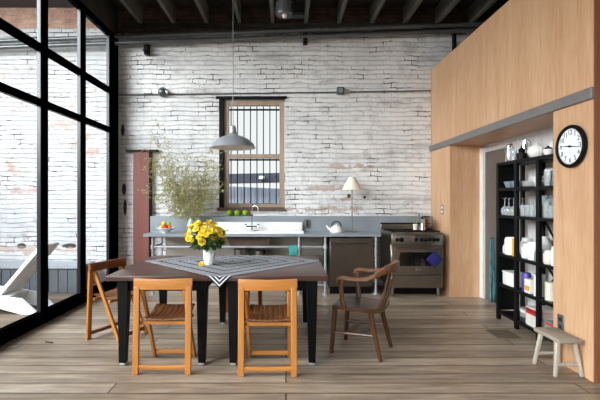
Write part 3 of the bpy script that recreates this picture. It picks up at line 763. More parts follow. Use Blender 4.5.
# vase and bouquet
fx, fy, fz = -.772, 4.13, TZ+.006
tag(B().lathe([(0, 0), (.045, 0), (.05, .006), (.06, .08), (.067, .17), (.071, .205), (.066, .206), (.056, .08), (.044, .012), (0, .01)], n=32).out('vase', 'ceramic', loc=(fx, fy, fz)), 'white tapered vase of yellow flowers on the striped cloth', 'vase')
bq = thing('flower_bouquet', 'bunch of yellow flowers with dark leaves in the white vase', 'flowers', (fx, fy, fz+.05))
def bloom(r):
    b = B(); rr = random.Random(3)
    b.ball((0, 0, r*.25), r*.42, (1, 1, 1.1), 10, 8)
    for f in b.bm.faces: f.material_index = 1
    for ring, (n, tilt, L, w) in enumerate(((5, .25, .75, .5), (7, .65, .95, .52), (9, 1.15, 1.05, .5))):
        for k in range(n):
            a = 2*PI*k/n+ring*.4; out = Vector((math.cos(a), math.sin(a), 0)); sd = Vector((-math.sin(a), math.cos(a), 0))
            rows = []
            for q in range(4):
                t_ = q/3; ang = tilt*(.35+.65*t_); p = out*(math.sin(ang)*L*r*t_+.12*r)+Vector((0, 0, math.cos(ang)*L*r*t_*.95))
                ww = w*r*(.45+.9*t_-.75*t_**3)
                rows.append([b.bm.verts.new(p+sd*ww*s_+out*(-.16*r*abs(s_)*t_)*-1*0+Vector((0, 0, .1*r*abs(s_)))) for s_ in (-1, 0, 1)])
            for q in range(3):
                for s_ in range(2): b.bm.faces.new((rows[q][s_], rows[q][s_+1], rows[q+1][s_+1], rows[q+1][s_]))
    return b
me = None; rr = random.Random(11)
spots = [(Vector(p), Vector((p[0]+.04, p[1], .1)).normalized()) for p in ((-.045, -.135, .27), (-.005, -.14, .255), (-.075, -.13, .235), (-.03, -.12, .315), (.03, -.125, .29))]
tries = 0
cen = Vector((-.045, -.0, .235))
while len(spots) < 40 and tries < 4000:
    tries += 1
    th, ph = rr.uniform(0, 2*PI), rr.uniform(-.35, 1.35)
    d = Vector((math.cos(th)*math.cos(ph), math.sin(th)*math.cos(ph), math.sin(ph)))
    p = cen+Vector((d.x*.185, d.y*.15, d.z*.135))*rr.uniform(.78, 1.08)
    if all((p-q[0]).length > .046 for q in spots): spots.append((p, d))
b = B()
for p, d in spots: b.tube([(p.x*.1, p.y*.1, .02), (p.x*.22, p.y*.22, .16), p*.8+Vector((0, 0, .03)), p], .0032, 5)
b.out('stems', 'stem', bq)
for i, (p, d) in enumerate(spots):
    if me is None:
        o = bloom(.033).out('flower', ['yellow', 'yellow_core'], bq); me = o.data
    else:
        o = bpy.data.objects.new('flower', me); C.objects.link(o); o.parent = bq
    o.location = p; o.rotation_mode = 'QUATERNION'; o.rotation_quaternion = Vector((0, 0, 1)).rotation_difference((d+Vector((0, -.25, .15))).normalized())
    s_ = rr.uniform(.8, 1.12); o.scale = (s_, s_, s_)
b = B()
for k in range(190):
    th, ph = rr.uniform(0, 2*PI), rr.uniform(-.9, .4)
    d = Vector((math.cos(th)*math.cos(ph), math.sin(th)*math.cos(ph), math.sin(ph)))
    p = Vector((-.03, 0, .19))+Vector((d.x*.13, d.y*.11, .03+d.z*.1)); e = (d+Vector((rr.uniform(-.5, .5), rr.uniform(-.5, .5), rr.uniform(-.6, .3)))).normalized()
    s_ = e.cross(Vector((rr.uniform(-.4, .4), rr.uniform(-.4, .4), 1))).normalized(); L = rr.uniform(.05, .085); w = L*.3; nrm = e.cross(s_)
    q = [p, p+e*L*.35+s_*w, p+e*L*.7+s_*w*.75, p+e*L-nrm*.012, p+e*L*.7-s_*w*.75, p+e*L*.35-s_*w]; m1 = b.bm.verts.new(p+e*L*.5-nrm*.008)
    vs = [b.bm.verts.new(x) for x in q]
    for i in range(6): b.bm.faces.new((vs[i], vs[(i+1) % 6], m1))
b.out('foliage', 'leaf', bq, smooth=False)
o = bpy.data.objects.new('fallen_flower', me); C.objects.link(o); o.location = (-.84, 4.075, fz+.008); o.rotation_euler = (1.2, .4, 0); o.scale = (.75,)*3
tag(o, 'single yellow flower fallen on the cloth at the vase foot', 'flower')

# ================================================================== FOLDING CHAIRS (sitter faces local +Y)
def folding_chair(label, frame='chair', rail='chair_x'):
    t = thing('folding_chair', label, 'chair', group='folding chairs around the tables')
    fb = [(-.225, 1), (.225, 1)]
    for s_ in (-1, 1):
        B().bar((s_*.216, 0, 0), (s_*.216, .03, .72), .052, .03, (0, 1, 0), .05, .03, .005).out('back_leg', frame, t)
    for s_ in (-1, 1):
        B().bar((s_*.182, .40, 0), (s_*.176, .045, .69), .028, .042, (0, 1, 0), .028, .042, .005).out('front_leg', frame, t)
    # curved top rail
    pts = [(x, .028-.022*(1-(x/.242)**2)+.012, .742) for x in [-.242+.484*k/14 for k in range(15)]]
    B().ribbon(pts, .026, [.084+.008*abs(math.cos(k/14*PI)) for k in range(15)]).out('backrest', rail, t)
    # floor stretchers: slightly scooped
    b = B(); pts = [(x, .004, .058+.006*(x/.2)**2) for x in [-.193+.386*k/8 for k in range(9)]]
    b.ribbon(pts, .022, .034); b.out('back_stretcher', rail, t)
    B().ribbon([(x, .372, .055) for x in (-.17, -.06, .06, .17)], .02, .036).out('front_stretcher', rail, t)
    # slatted, gently dipped seat
    b = B()
    for k in range(8):
        x = -.158+.0452*k
        pts = [(x, y, .448-.02*math.sin(PI*(y-.02)/.4)+.012*((x/.18)**2)+(.012 if y > .36 else 0)) for y in [.02+.42*i/8 for i in range(9)]]
        b.ribbon(pts, .040, .012)
    b.out('seat', 'slat', t)
    for y, nm in ((.055, 'rear_seat_bar'), (.27, 'front_seat_bar')):
        B().bar((-.2, y, .415), (.2, y, .415), .026, .03, (0, 0, 1), bev=.003).out('seat_bar', frame, t)
    return t
c0 = folding_chair('honey beech folding chair seen from behind, tucked in nearest the window wall')
c0.location = (-1.025, 3.385, 0)
dup(c0, (-.151, 3.35, 0), 0, 'honey beech folding chair seen from behind, tucked in between cloth corner and armchair')
c2 = folding_chair('folding chair with dark backrest standing side-on at the end of the tables', 'chair', 'chair_d')
a = math.radians(-24)-PI/2
c2.location = (-1.95, 4.43, 0); c2.rotation_euler = (0, 0, a)
c3 = dup(c2, (-.55, 5.3, 0), PI+.16, 'reddish folding chair on the far side of the tables, facing the viewer', scale=(1, 1, .9))
m3 = {'chair': 'chair_d'}
for o in c3.children:
    if o.name.split('.')[0] in ('back_leg', 'front_leg'):
        o.data = o.data.copy(); o.data.materials[0] = M['chair_d']

# ================================================================== OAK ARMCHAIR (sitter faces local +Y)
t = thing('armchair', 'dark oak office armchair with spindle back turned toward the table', 'chair', (.722, 3.945, 0), math.atan2(.34, -.94)-PI/2-math.radians(7))
for s_ in (-1, 1):
    B().tube([(s_*.19, .195, .43), (s_*.2, .21, .22), (s_*.21, .226, 0)], [.027, .024, .019], 8, flat=1).out('leg', 'oak', t)
    B().tube([(s_*.185, -.14, .43), (s_*.195, -.185, .22), (s_*.205, -.24, 0)], [.027, .024, .019], 8).out('leg', 'oak', t)
# seat: shield outline with a shallow dish
b = B(); nu, nv = 20, 18; top = {}; bot = {}
def seatpt(u, v):
    w = .245-.02*(v < 0)*abs(v)+.0*u
    x = u*(.25-.03*((1-v)/2)**2)*(1-.10*max(0, abs(v)-.6)/.4*1); y = .24*v*(1-.06*u*u) - .01
    return x, y
for i in range(nu+1):
    for j in range(nv+1):
        u, v = -1+2*i/nu, -1+2*j/nv
        x, y = seatpt(u, v)
        dish = -.018*(1-u*u)*(1-min(1, abs(v+.15)**2))+.008*math.exp(-(u/.12)**2)*(v > 0)*v
        edge = -.010*(max(abs(u), abs(v)) > .96)
        top[i, j] = b.bm.verts.new((x, y, .462+dish+edge)); bot[i, j] = b.bm.verts.new((x*.97, y*.97, .424))
for i in range(nu):
    for j in range(nv):
        b.bm.faces.new((top[i, j], top[i+1, j], top[i+1, j+1], top[i, j+1])); b.bm.faces.new((bot[i, j], bot[i, j+1], bot[i+1, j+1], bot[i+1, j]))
for i in range(nu):
    for j in (0, nv): b.bm.faces.new((top[i, j], top[i+1, j], bot[i+1, j], bot[i, j]))
for j in range(nv):
    for i in (0, nu): b.bm.faces.new((top[i, j], top[i, j+1], bot[i, j+1], bot[i, j]))
b.out('seat', 'oak', t)
for s_ in (-1, 1):
    # arm support, curved forward
    B().ribbon([(s_*.225, .09, .44), (s_*.245, .105, .53), (s_*.25, .115, .63), (s_*.25, .105, .71)], [.03, .028, .028, .034], [.05, .04, .036, .05], (0, 1, 0)).out('arm_support', 'oak', t)
    # flat bent arm flowing up into the crest
    pts = [(s_*.255, .145, .688), (s_*.257, .135, .716), (s_*.258, .1, .728), (s_*.262, .03, .724), (s_*.262, -.05, .726), (s_*.262, -.13, .735), (s_*.248, -.2, .765), (s_*.22, -.255, .80), (s_*.17, -.29, .815)]
    B().ribbon(pts, [.045, .055, .06, .05, .045, .04, .034, .03, .028], [.022, .024, .026, .028, .03, .034, .042, .052, .058]).out('armrest', 'oak_arm', t)
    B().tube([(s_*.198, .2, .2), (s_*.196, -.18, .215)], .015, 8).out('side_stretcher', 'oak', t)
pts = [(.2*math.sin(q), -.255-.085*math.cos(q), .822+.008*math.cos(q)) for q in [-1.35+2.7*k/14 for k in range(15)]]
B().ribbon(pts, .03, [.058+.024*math.sin(PI*k/14) for k in range(15)]).out('crest_rail', 'oak_arm', t)
for k in range(6):
    q = -.85+1.7*k/5
    B().ribbon([(.19*math.sin(q)*.98, -.185-.045*math.cos(q)+.02*abs(q), .45), (.2*math.sin(q), -.225-.06*math.cos(q), .62), (.2*math.sin(q), -.25-.08*math.cos(q), .795)], .026, .013, (0, 1, 0)).out('back_slat', 'oak', t)
for y in (.07, -.06): B().bar((-.2, y, .207), (.2, y, .207), .05, .014, (0, 0, 1), bev=.003).out('cross_stretcher', 'oak', t)

# ================================================================== STOOL
t = thing('stool', 'small weathered whitewashed stool by the plywood wall under the clock', 'stool', (2.298, 3.475, 0), .03)
b = B().box((-.1, -.165, .28), (.1, .165, .315), .008, 2); b.out('seat', 'grey_wood_y', t)
for sx in (-1, 1):
    for sy in (-1, 1):
        B().bar((sx*.112, sy*.135, 0), (sx*.068, sy*.105, .28), .026, .026, (0, 1, 0), .034, .034, .006).out('leg', 'grey_wood', t)
for sy in (-1, 1): B().bar((-.098, sy*.124, .1), (.098, sy*.124, .1), .02, .026, (0, 0, 1), bev=.004).out('stretcher', 'grey_wood', t)

# ================================================================== CLOCK AND OUTLETS
t = thing('wall_clock', 'round black rimmed wall clock with white dial on the plywood pillar', 'clock', (XR-.001, 3.47, 1.895))
RM = Matrix(((0, 0, -1, 0), (-1, 0, 0, 0), (0, 1, 0, 0), (0, 0, 0, 1)))
B().lathe([(0, 0), (.17, 0), (.18, .01), (.182, .025), (.175, .037), (.162, .042), (.152, .036), (.15, .022), (0, .02)], n=56).xf(RM).out('rim', 'black', t)
B().lathe([(.151, .0235), (0, .0235)], n=48).xf(RM).out('dial', 'clock_face', t)
b = B()
for h in range(1, 13):
    cu = bpy.data.curves.new('numeral', 'FONT'); cu.body = str(h); cu.size = .056; cu.align_x = 'CENTER'; cu.align_y = 'CENTER'; cu.extrude = .0005
    o = bpy.data.objects.new('numeral', cu); C.objects.link(o)
    bpy.context.view_layer.update()
    me2 = bpy.data.meshes.new_from_object(o.evaluated_get(bpy.context.evaluated_depsgraph_get()))
    a = PI/2-h*PI/6; me2.transform(Matrix.Translation((.116*math.cos(a), .116*math.sin(a), .0248))); b.bm.from_mesh(me2)
    bpy.data.objects.remove(o); bpy.data.curves.remove(cu); bpy.data.meshes.remove(me2)
for k in range(60):
    a = k*PI/30; L = .008 if k % 5 else .012; d = Vector((math.cos(a), math.sin(a), 0))
    b.bar(d*(.146-L)+Vector((0, 0, .0242)), d*.146+Vector((0, 0, .0242)), .0015 if k % 5 else .0035, .001, (0, 0, 1))
b.xf(RM).out('numerals', 'black', t, smooth=False)
def hand(name, ang, L, w, z):
    a = PI/2-ang; d = Vector((math.cos(a), math.sin(a), 0))
    B().bar(-d*.022+Vector((0, 0, z)), d*L+Vector((0, 0, z)), w, .002, (0, 0, 1), w*.5).xf(RM).out(name, 'black', t)
hand('hour_hand', math.radians(276), .085, .009, .029); hand('minute_hand', math.radians(97), .125, .006, .032)
B().lathe([(.009, .026), (.009, .035), (0, .036)], n=14).xf(RM).out('hub', 'black', t)
for X, Y, Z, lab in ((XR, 6.36, 1.285, 'grey double outlet plate on the plywood column above the stove'), (XR, 3.62, .355, 'dark double outlet plate low on the plywood pillar behind the stool')):
    t = thing('power_outlet', lab, 'outlet', (X, Y, Z))
    B().box((-.008, -.042, -.075), (-.0005, .042, .075), .003).out('plate', 'socket', t)
    for s_ in (-1, 1): B().box((-.011, -.022, s_*.033-.018), (-.007, .022, s_*.033+.018), .003).out('receptacle', 'socket_dark' if Z < 1 else 'white_paint', t)

# ================================================================== SHELVING
SX, SB = 2.56, 2.885
UY = [4.97, 4.58, 4.18, 3.79]
LV = [1.886, 1.58, 1.26, .80, .44, .105]
t = thing('shelving_unit', 'tall black slotted steel shelving unit in the niche', 'shelving', (SX, 4.38, 0))
for y in UY:
    for x in (0, SB-SX-.035):
        B().box((x, y-4.38-.026, 0), (x+.035, y-4.38+.026, 1.886), .002).out('upright', 'black', t)
for z in LV:
    for i in range(3):
        B().box((.002, UY[i+1]-4.38+.022, z-.034), (SB-SX-.002, UY[i]-4.38-.022, z), .002).out('shelf', 'black', t)
for i in (1, 2):
    for z0, z1_ in ((.80, 1.226), (.44, .766)):
        y0, y1 = UY[i+1]-4.38+.02, UY[i]-4.38-.02; x = SB-SX-.012
        B().bar((x, y0, z0+.01), (x, y1, z1_-.01), .03, .005, (1, 0, 0)).out('cross_brace', 'black', t)
        B().bar((x+.006, y1, z0+.01), (x+.006, y0, z1_-.01), .03, .005, (1, 0, 0)).out('cross_brace', 'black', t)
B().box((.03, UY[0]-4.38+.026, .1), (.24, UY[0]-4.38+.034, 1.88)).out('end_panel', 'black', t)
for z in LV[:-1]:
    B().box((.004, UY[0]-4.38+.018, z-.03), (SB-SX-.004, UY[0]-4.38+.024, z+.0)).out('end_brace', 'black', t)

def pot(name, label, cat, loc, prof, mat, n=20, spout=None, handle=None, lid=None, group=None, s=1.0, rotz=0):
    t = thing(name, label, cat, loc, rotz, group)
    B().lathe([(r*s, z*s) for r, z in prof], n=n).out('body', mat, t)
    if spout: B().tube([Vector(p)*s for p in spout[0]], [r*s for r in spout[1]], 8).out('spout', mat, t)
    if handle: B().tube([Vector(p)*s for p in handle[0]], handle[1]*s, 8).out('handle', handle[2], t)
    if lid: B().lathe([(r*s, z*s) for r, z in lid[0]], n=n).out('lid', lid[1], t)
    return t
zt = LV[0]+.001
tall = [(0, 0), (.045, 0), (.05, .01), (.042, .12), (.034, .17), (.036, .19), (.03, .19), (.03, .02), (0, .015)]
pot('coffee_pot', 'tall silver coffee pot with long spout on top of the shelving, by the door', 'coffee pot', (2.66, 4.87, zt), [(0, 0), (.05, 0), (.054, .02), (.045, .13), (.036, .2), (0, .2)], 'chrome', 20,
    ([(0, .04, .06), (0, .075, .1), (0, .1, .17)], [.016, .012, .008]), ([(0, -.04, .17), (0, -.085, .16), (0, -.085, .08), (0, -.045, .05)], .007, 'chrome'), ([(.036, .2), (.02, .22), (.008, .225), (.011, .24), (0, .245)], 'chrome'))
tag(B().lathe([(0, 0), (.038, 0), (.044, .13), (.04, .13), (.035, .01), (0, .008)], n=20).out('tumbler', 'glass', loc=(2.62, 4.735, zt)), 'clear glass tumbler between silver coffee pot and silver pitcher', 'glass')
pot('pitcher', 'tall silver pitcher on top of the shelving, next to the black grinder', 'pitcher', (2.72, 4.66, zt), tall, 'chrome', 20, ([(0, .03, .17), (0, .05, .195)], [.014, .01]), ([(0, -.03, .18), (0, -.085, .16), (0, -.08, .07), (0, -.045, .05)], .007, 'chrome'), None, s=1.22)
pot('coffee_grinder', 'small black hand grinder with crank on top of the shelving', 'grinder', (2.61, 4.54, zt), [(0, 0), (.05, 0), (.05, .07), (.03, .08), (.036, .11), (.014, .13), (0, .13)], 'black', 16, None, ([(0, 0, .13), (0, 0, .145), (0, -.06, .15), (0, -.06, .17)], .006, 'black'))
tp = [(0, 0), (.05, 0), (.06, .008), (.085, .05), (.085, .08), (.06, .115), (.035, .125), (0, .125)]
tsp = ([(0, .07, .05), (0, .11, .075), (0, .14, .12)], [.02, .014, .009]); th_ = ([(0, -.07, .1), (0, -.13, .1), (0, -.125, .05), (0, -.075, .04)], .008, 'ceramic')
pot('teapot', 'round white teapot on top of the shelving, in front of the bigger one', 'teapot', (2.65, 4.335, zt), tp, 'ceramic', 24, tsp, th_, ([(.036, .124), (.02, .137), (.008, .14), (.013, .155), (0, .16)], 'ceramic'), s=1.05)
pot('teapot', 'large white teapot with high lid on top of the shelving', 'teapot', (2.79, 4.175, zt), tp, 'ceramic', 24, tsp, th_, ([(.036, .124), (.02, .137), (.008, .14), (.013, .155), (0, .16)], 'ceramic'), s=1.4)
pot('sugar_bowl', 'black and white lidded bowl on top of the shelving', 'bowl', (2.61, 4.08, zt), [(0, 0), (.03, 0), (.045, .03), (.04, .06), (0, .062)], 'ceramic', 18, None, None, ([(.042, .058), (.03, .075), (.008, .08), (.012, .092), (0, .095)], 'black'))
t = thing('glass_jar', 'tall pale green glass jar on top of the shelving by the clock pillar', 'jar', (2.66, 3.95, zt))
B().lathe([(0, 0), (.07, 0), (.075, .01), (.075, .15), (.06, .18), (.06, .2), (.055, .2), (.055, .18), (.07, .15), (.07, .012), (0, .01)], n=24).out('body', 'jar_glass', t)
B().lathe([(0, .22), (.02, .22), (.064, .21), (.064, .195), (0, .195)], n=24).out('lid', 'jar_glass', t)
# second level
z = LV[1]+.001
for i, (y, r, lab) in enumerate(((4.84, .065, 'blue grey glass bowl below the silver coffee pot'), (4.70, .055, 'smaller blue grey glass bowl below the clear tumbler'))):
    tag(B().lathe([(0, 0), (r*.6, 0), (r, .075), (r*.94, .075), (r*.55, .008), (0, .008)], n=20).out('glass_bowl', 'bluegrey_glass', loc=(2.64, y, z)), lab, 'bowl')
for i in range(5):
    tag(B().lathe([(0, 0), (.05, 0), (.085, .012), (.083, .015), (.048, .005), (0, .005)], n=24).out('saucer', 'ceramic', loc=(2.67, 4.48, z+.0125*i)), ('lowest', 'second lowest', 'middle', 'second highest', 'topmost')[i]+' saucer in the short white stack below the black grinder', 'saucer', 'stacked saucers')
pot('gravy_boat', 'white gravy boat with raised lip on the second level, centre bay', 'gravy boat', (2.66, 4.31, z), [(0, 0), (.04, 0), (.035, .02), (.06, .06), (.065, .1), (.06, .1), (.05, .05), (0, .03)], 'ceramic', 20, ([(0, .04, .07), (0, .09, .1)], [.03, .018]), ([(0, -.05, .09), (0, -.11, .12), (0, -.1, .06), (0, -.05, .04)], .008, 'ceramic'))
tag(B().box((-.012, -.1, 0), (.012, .1, .2), .01).out('serving_tray', 'ceramic', loc=(2.82, 4.36, z)), 'white rectangular tray propped upright behind the gravy boat', 'tray')
gp = [(0, 0), (.03, 0), (.036, .1), (.033, .1), (.028, .008), (0, .006)]
for i, (x, y, lab) in enumerate(((2.62, 4.1, 'first'), (2.64, 4.0, 'second'), (2.62, 3.9, 'third'))):
    tag(B().lathe([(r*1.05, q*1.5) for r, q in gp], n=18).out('tumbler', 'glass', loc=(x, y, z)), lab+' tall clear glass from the steel post below the lidded bowl', 'glass', 'tall glasses on the second level')
t = thing('sauce_bottle', 'clear bottle with red neck standing behind tall glasses', 'bottle', (2.76, 4.03, z))
B().lathe([(0, 0), (.04, 0), (.042, .1), (.02, .15), (.018, .19), (0, .19)], n=18).out('bottle', 'glass', t); B().lathe([(0, .235), (.022, .235), (.024, .16), (.019, .16)], n=16).out('cap', 'orange', t)
# third level: stemware and glasses
z = LV[2]+.001
wg = None
for i, (x, y) in enumerate(((2.61, 4.89), (2.61, 4.8), (2.61, 4.70), (2.73, 4.85), (2.73, 4.73))):
    if wg is None:
        wg = thing('wine_glass', 'stemmed wine glass turned upside down on the third level beside the door', 'wine glass', (x, y, z), 0, 'upturned wine glasses')
        B().lathe([(.033, 0), (.042, .04), (.04, .07), (.02, .1), (.006, .112), (.005, .112), (.018, .098), (.038, .07), (.04, .04), (.031, 0)], n=20).out('bowl', 'glass', wg)
        B().tube([(0, 0, .108), (0, 0, .19)], .0045, 8).out('stem', 'glass', wg)
        B().lathe([(.004, .19), (.034, .196), (.034, .199), (0, .199)], n=20).out('foot', 'glass', wg)
    else: dup(wg, (x, y, z))
first = None
for bay, (ya, yb) in enumerate(((4.55, 4.21), (4.15, 3.82))):
    lab = 'clear drinking glass among many on the third level, centre bay' if bay == 0 else 'clear drinking glass among many on the third level, bay next to the pillar'
    grp = 'drinking glasses in the '+('centre bay' if bay == 0 else 'pillar bay')
    for ix, x in enumerate((2.61, 2.70, 2.79)):
        for iy in range(4):
            y = ya-.045-(ya-yb-.09)*iy/3
            if first is None: first = tag(B().lathe([(r*.95, q*1.25) for r, q in gp], n=18).out('drinking_glass', 'glass', loc=(x, y, z)), lab, 'glass', grp)
            else:
                o = first.copy(); C.objects.link(o); o.location = (x, y, z); o['label'] = lab; o['group'] = grp; o.scale = (1, 1, 1+.3*((ix+iy) % 3 == 0)+.5*(ix == 2))
# fourth level: white jugs and jars
z = LV[3]+.001
jar = [(0, 0), (.05, 0), (.06, .02), (.06, .12), (.045, .15), (.045, .17), (.04, .17), (.04, .15), (.05, .02), (0, .015)]
def simple(name, lab, cat, loc, prof, mat, s=1, n=20, group=None):
    return tag(B().lathe([(r*s, q*s) for r, q in prof], n=n).out(name, mat, loc=loc), lab, cat, group)
simple('crock', 'wide white crock on the fourth level beneath the upturned wine glasses', 'crock', (2.64, 4.80, z), [(0, 0), (.07, 0), (.075, .02), (.075, .17), (.06, .2), (.055, .2), (.055, .02), (0, .015)], 'ceramic')
simple('crock', 'tall narrow white crock beside the amber carton', 'crock', (2.765, 4.70, z), jar, 'ceramic', 1.2)
simple('crock', 'low white pot in front of the wide white crock, by the teal cloth', 'pot', (2.637, 4.916, z), jar, 'cream', .6)
tag(B().box((-.03, -.02, 0), (.03, .02, .2), .003).out('carton', 'amber', loc=(2.60, 4.645, z)), 'narrow amber carton standing against the shelving post', 'carton')
jj = [(2.645, 4.503, .92, 'ceramic', 'white jug with rounded shoulder on the fourth level, next to the amber carton'), (2.64, 4.37, 1.12, 'ceramic', 'white jug in the middle of the centre bay, fourth level'), (2.625, 4.255, .75, 'jar_glass', 'pale glass jar in the centre bay, fourth level'),
      (2.79, 4.45, 1.4, 'ceramic', 'tall white jug at the rear of the centre bay, fourth level'), (2.62, 4.09, .8, 'cream', 'cream jar at the post on the fourth level, pillar bay'), (2.63, 3.97, 1.1, 'ceramic', 'white jug nearest the pillar on the fourth level'), (2.78, 4.04, 1.5, 'ceramic', 'tall white jug at the rear of the pillar bay')]
for x, y, s_, m, lab in jj: simple('jug' if 'jug' in lab else 'jar', lab, 'jug' if 'jug' in lab else 'jar', (x, y, z), jar, m, s_)
# fifth level
z = LV[4]+.001
t = thing('storage_box', 'white lidded box on the fifth level by the teal cloth', 'box', (2.66, 4.78, z))
B().box((-.08, -.11, 0), (.08, .11, .14), .01, 2).out('body', 'ceramic', t); B().box((-.084, -.114, .14), (.084, .114, .16), .006).out('lid', 'white_paint', t)
simple('tin', 'purple tin on the fifth level of the shelving', 'tin', (2.64, 4.50, z+.0), [(0, 0), (.045, 0), (.045, .19), (.04, .2), (0, .2)], 'purple')
t = thing('carton', 'white carton with yellow label in the centre bay, fifth level', 'carton', (2.63, 4.40, z))
B().box((-.045, -.05, 0), (.045, .05, .15), .004).out('body', 'whitebook', t); B().box((-.0465, -.045, .03), (-.0455, .045, .08)).out('label_patch', 'amber', t)
simple('canister', 'plain white canister beside the yellow labelled carton', 'canister', (2.64, 4.27, z), [(0, 0), (.055, 0), (.055, .2), (.058, .205), (.058, .225), (0, .23)], 'ceramic')
simple('canister', 'pale grey canister in the pillar bay, fifth level', 'canister', (2.64, 4.09, z), [(0, 0), (.05, 0), (.05, .16), (.052, .165), (.052, .18), (0, .185)], 'cream')
t = thing('stock_pot', 'black pot with lid in the pillar bay, fifth level', 'pot', (2.68, 3.94, z))
B().lathe([(0, 0), (.08, 0), (.085, .01), (.085, .13), (0, .13)], n=24).out('body', 'ceramic', t); B().lathe([(.09, .13), (.088, .145), (.02, .17), (.015, .19), (0, .19)], n=24).out('lid', 'black', t)
# lowest level: books
def book(loc, sx, sy, h, mat, lab, rz=0, group='books on the lowest shelf'):
    t = thing('book', lab, 'book', loc, rz, group)
    b = B().box((-sx/2, -sy/2, 0), (sx/2, sy/2, h*.09)).box((-sx/2, -sy/2, h*.91), (sx/2, sy/2, h)).box((-sx/2, -sy/2, 0), (-sx/2+.004, sy/2, h)); b.out('cover', mat, t, smooth=False)
    B().box((-sx/2+.004, -sy/2+.004, h*.09), (sx/2-.004, sy/2-.004, h*.91)).out('pages', 'paper', t, smooth=False)
z = LV[5]+.001
stack = [('whitebook', .045, 'bottom thick white'), ('whitebook', .04, 'second lowest thick white'), ('whitebook', .038, 'third lowest white'), ('redbook', .016, 'lower thin red'), ('redbook', .018, 'upper thin red'), ('blackbook', .01, 'thin charcoal'), ('redbook', .014, 'uppermost red'), ('whitebook', .012, 'topmost thin white')]
zz = z
for m, h, lab in stack:
    book((2.72, 4.315, zz), .27, .2, h, m, lab+' book of the stack beside the middle post', random.uniform(-.02, .02)); zz += h+.0006
zz = z
for m, h, lab in (('blackbook', .05, 'bottom charcoal'), ('greybook', .05, 'middle grey'), ('whitebook', .03, 'upper white'), ('greybook', .02, 'topmost grey')):
    book((2.72, 4.49, zz), .26, .09, h, m, lab+' book of the narrow stack near the corner post', random.uniform(-.015, .015)); zz += h+.0006
zz = z
for m, h, lab in (('greybook', .04, 'bottom grey'), ('whitebook', .03, 'middle white'), ('greybook', .03, 'third grey'), ('redbook', .02, 'second highest red'), ('greybook', .012, 'topmost thin grey')):
    book((2.72, 3.98, zz), .26, .24, h, m, lab+' book of the stack behind the stool', random.uniform(-.04, .04)); zz += h+.0006
# teal cloth hanging at the shelving end
b = B(); n, mrow = 9, 12; V = []
for i in range(n):
    V.append([b.bm.verts.new((.1*i/(n-1)*(.55+.45*j/(mrow-1)), .018+.012*math.sin(i*1.9+j*.25)*(.3+.7*j/(mrow-1)), -.8*j/(mrow-1))) for j in range(mrow)])
for i in range(n-1):
    for j in range(mrow-1): b.bm.faces.new((V[i][j], V[i+1][j], V[i+1][j+1], V[i][j+1]))
o = b.out('apron', 'teal_dark', loc=(SX-.062, UY[0]+.04, .98)); tag(o, 'faded teal apron hanging from the end of the shelving', 'apron'); o.modifiers.new('thick', 'SOLIDIFY').thickness = .004

# ================================================================== FLOOR BITS
tag(B().prism([(-.05, -.012), (-.01, -.03), (.04, -.014), (.055, .01), (.01, .026), (-.035, .02)], .001, .006).out('dry_leaf', 'grey_wood', loc=(-2.66, 4.02, 0), rotz=.4, smooth=False), 'pale dry leaf on the floorboards by the window wall', 'leaf')
tag(B().tube([(-.05, .015, .006), (0, 0, .007), (.04, -.012, .006)], .005, 6).out('twig', 'black_wood', loc=(-2.38, 4.13, 0)), 'short dark twig lying on the floorboards near the window wall', 'twig')
t = thing('floor_vent', 'worn wooden floor vent set in boards before the shelving', 'vent', (2.33, 4.4, 0))
b = B()
b.box((-.12, -.13, .0005), (.12, -.115, .006)).box((-.12, .115, .0005), (.12, .13, .006)).box((-.12, -.115, .0005), (-.105, .115, .006)).box((.105, -.115, .0005), (.12, .115, .006))
for k in range(9): b.box((-.105, -.1+.025*k-.006, .0005), (.105, -.1+.025*k+.006, .005))
b.out('grille', 'vent_wood', t, smooth=False)

# ================================================================== COURTYARD
t = thing('lounge_chair', 'white slab lounge chair outside on the courtyard deck', 'lounge chair', (-3.46, 5.4, -.012))
B().bar((-.22, 0, .2), (.36, 0, .88), .4, .05, (-.7, 0, .7), bev=.008).xf(Matrix.Identity(4)).out('backrest', 'out_white', t)
B().bar((-1.3, 0, .36), (-.05, 0, .2), .42, .05, (0, 0, 1), bev=.008).out('seat', 'out_white', t)
for s_ in (-1, 1):
    B().prism([(-1.25, 0), (-1.15, 0), (-.9, .18), (-.2, .08), (.1, 0), (.32, 0), (.1, .2), (-1.25, .34)], s_*.19-.018, s_*.19+.018, 'Y').out('side_panel', 'out_white', t)
t = thing('bench', 'long slate grey bench against the courtyard brick wall', 'bench', (-4.0, 6.56, -.012))
B().box((-3, -.24, 0), (.79, .26, .39)).out('base', 'bench', t)
B().box((-3, -.27, .39), (.82, .28, .43), .006).out('bench_top', 'bench_top', t)
b = B()
for k in range(26): b.box((-3+.146*k, -.252, .03), (-3+.146*k+.13, -.24, .37))
b.out('front_boards', 'bench', t, smooth=False)

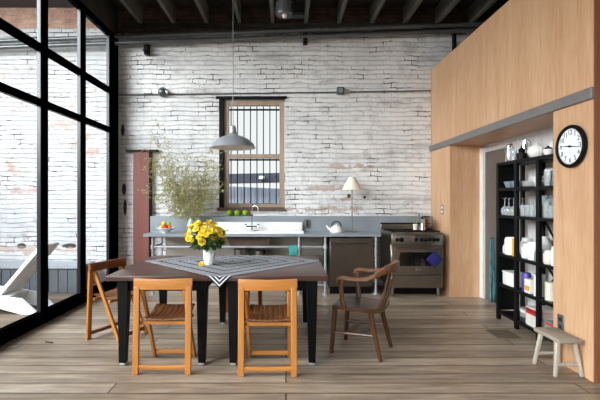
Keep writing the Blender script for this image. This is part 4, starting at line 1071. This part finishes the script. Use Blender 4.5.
# ================================================================== LIGHT, CAMERA
SUN, SKY0, SKY1 = (-.78, -.52, .32), .92, 20.5
w = bpy.data.worlds.new('sky'); bpy.context.scene.world = w; w.use_nodes = True
nt = w.node_tree; bg = nt.nodes['Background']
tc = nt.nodes.new('ShaderNodeTexCoord'); sp = nt.nodes.new('ShaderNodeSeparateXYZ'); nt.links.new(tc.outputs['Generated'], sp.inputs[0])
cr = nt.nodes.new('ShaderNodeValToRGB'); nt.links.new(sp.outputs[2], cr.inputs[0])
cr.color_ramp.elements[0].position = 0; cr.color_ramp.elements[0].color = (1, 1, 1, 1)
cr.color_ramp.elements[1].position = 1; cr.color_ramp.elements[1].color = (.82, .9, 1, 1)
nt.links.new(cr.outputs[0], bg.inputs[0])
# overcast sky, brightest round a hazy sun low over the courtyard
dt = nt.nodes.new('ShaderNodeVectorMath'); dt.operation = 'DOT_PRODUCT'; nt.links.new(tc.outputs['Generated'], dt.inputs[0])
dt.inputs[1].default_value = Vector(SUN).normalized()
mr = nt.nodes.new('ShaderNodeMapRange'); mr.interpolation_type = 'SMOOTHSTEP'
mr.inputs[1].default_value = .65; mr.inputs[2].default_value = 1.0; mr.inputs[3].default_value = SKY0; mr.inputs[4].default_value = SKY1
nt.links.new(dt.outputs['Value'], mr.inputs[0]); nt.links.new(mr.outputs[0], bg.inputs[1])
cam = bpy.data.cameras.new('camera'); co = bpy.data.objects.new('camera', cam); C.objects.link(co)
cam.sensor_width = 36; cam.lens = 36*F/600; cam.shift_x = (300-CX)/600; cam.shift_y = (CY-200)/600
cam.clip_start = .05
co.location = (0, 0, EYE); co.rotation_euler = (PI/2, 0, 0)
sc = bpy.context.scene; sc.camera = co
sc.view_settings.view_transform = 'Standard'; sc.view_settings.look = 'None'; sc.view_settings.gamma = 1
sc.view_settings.exposure = .08
sc.cycles.use_denoising = True
sc.cycles.max_bounces = 10; sc.cycles.diffuse_bounces = 6; sc.cycles.transparent_max_bounces = 24
sc.cycles.sample_clamp_indirect = 6
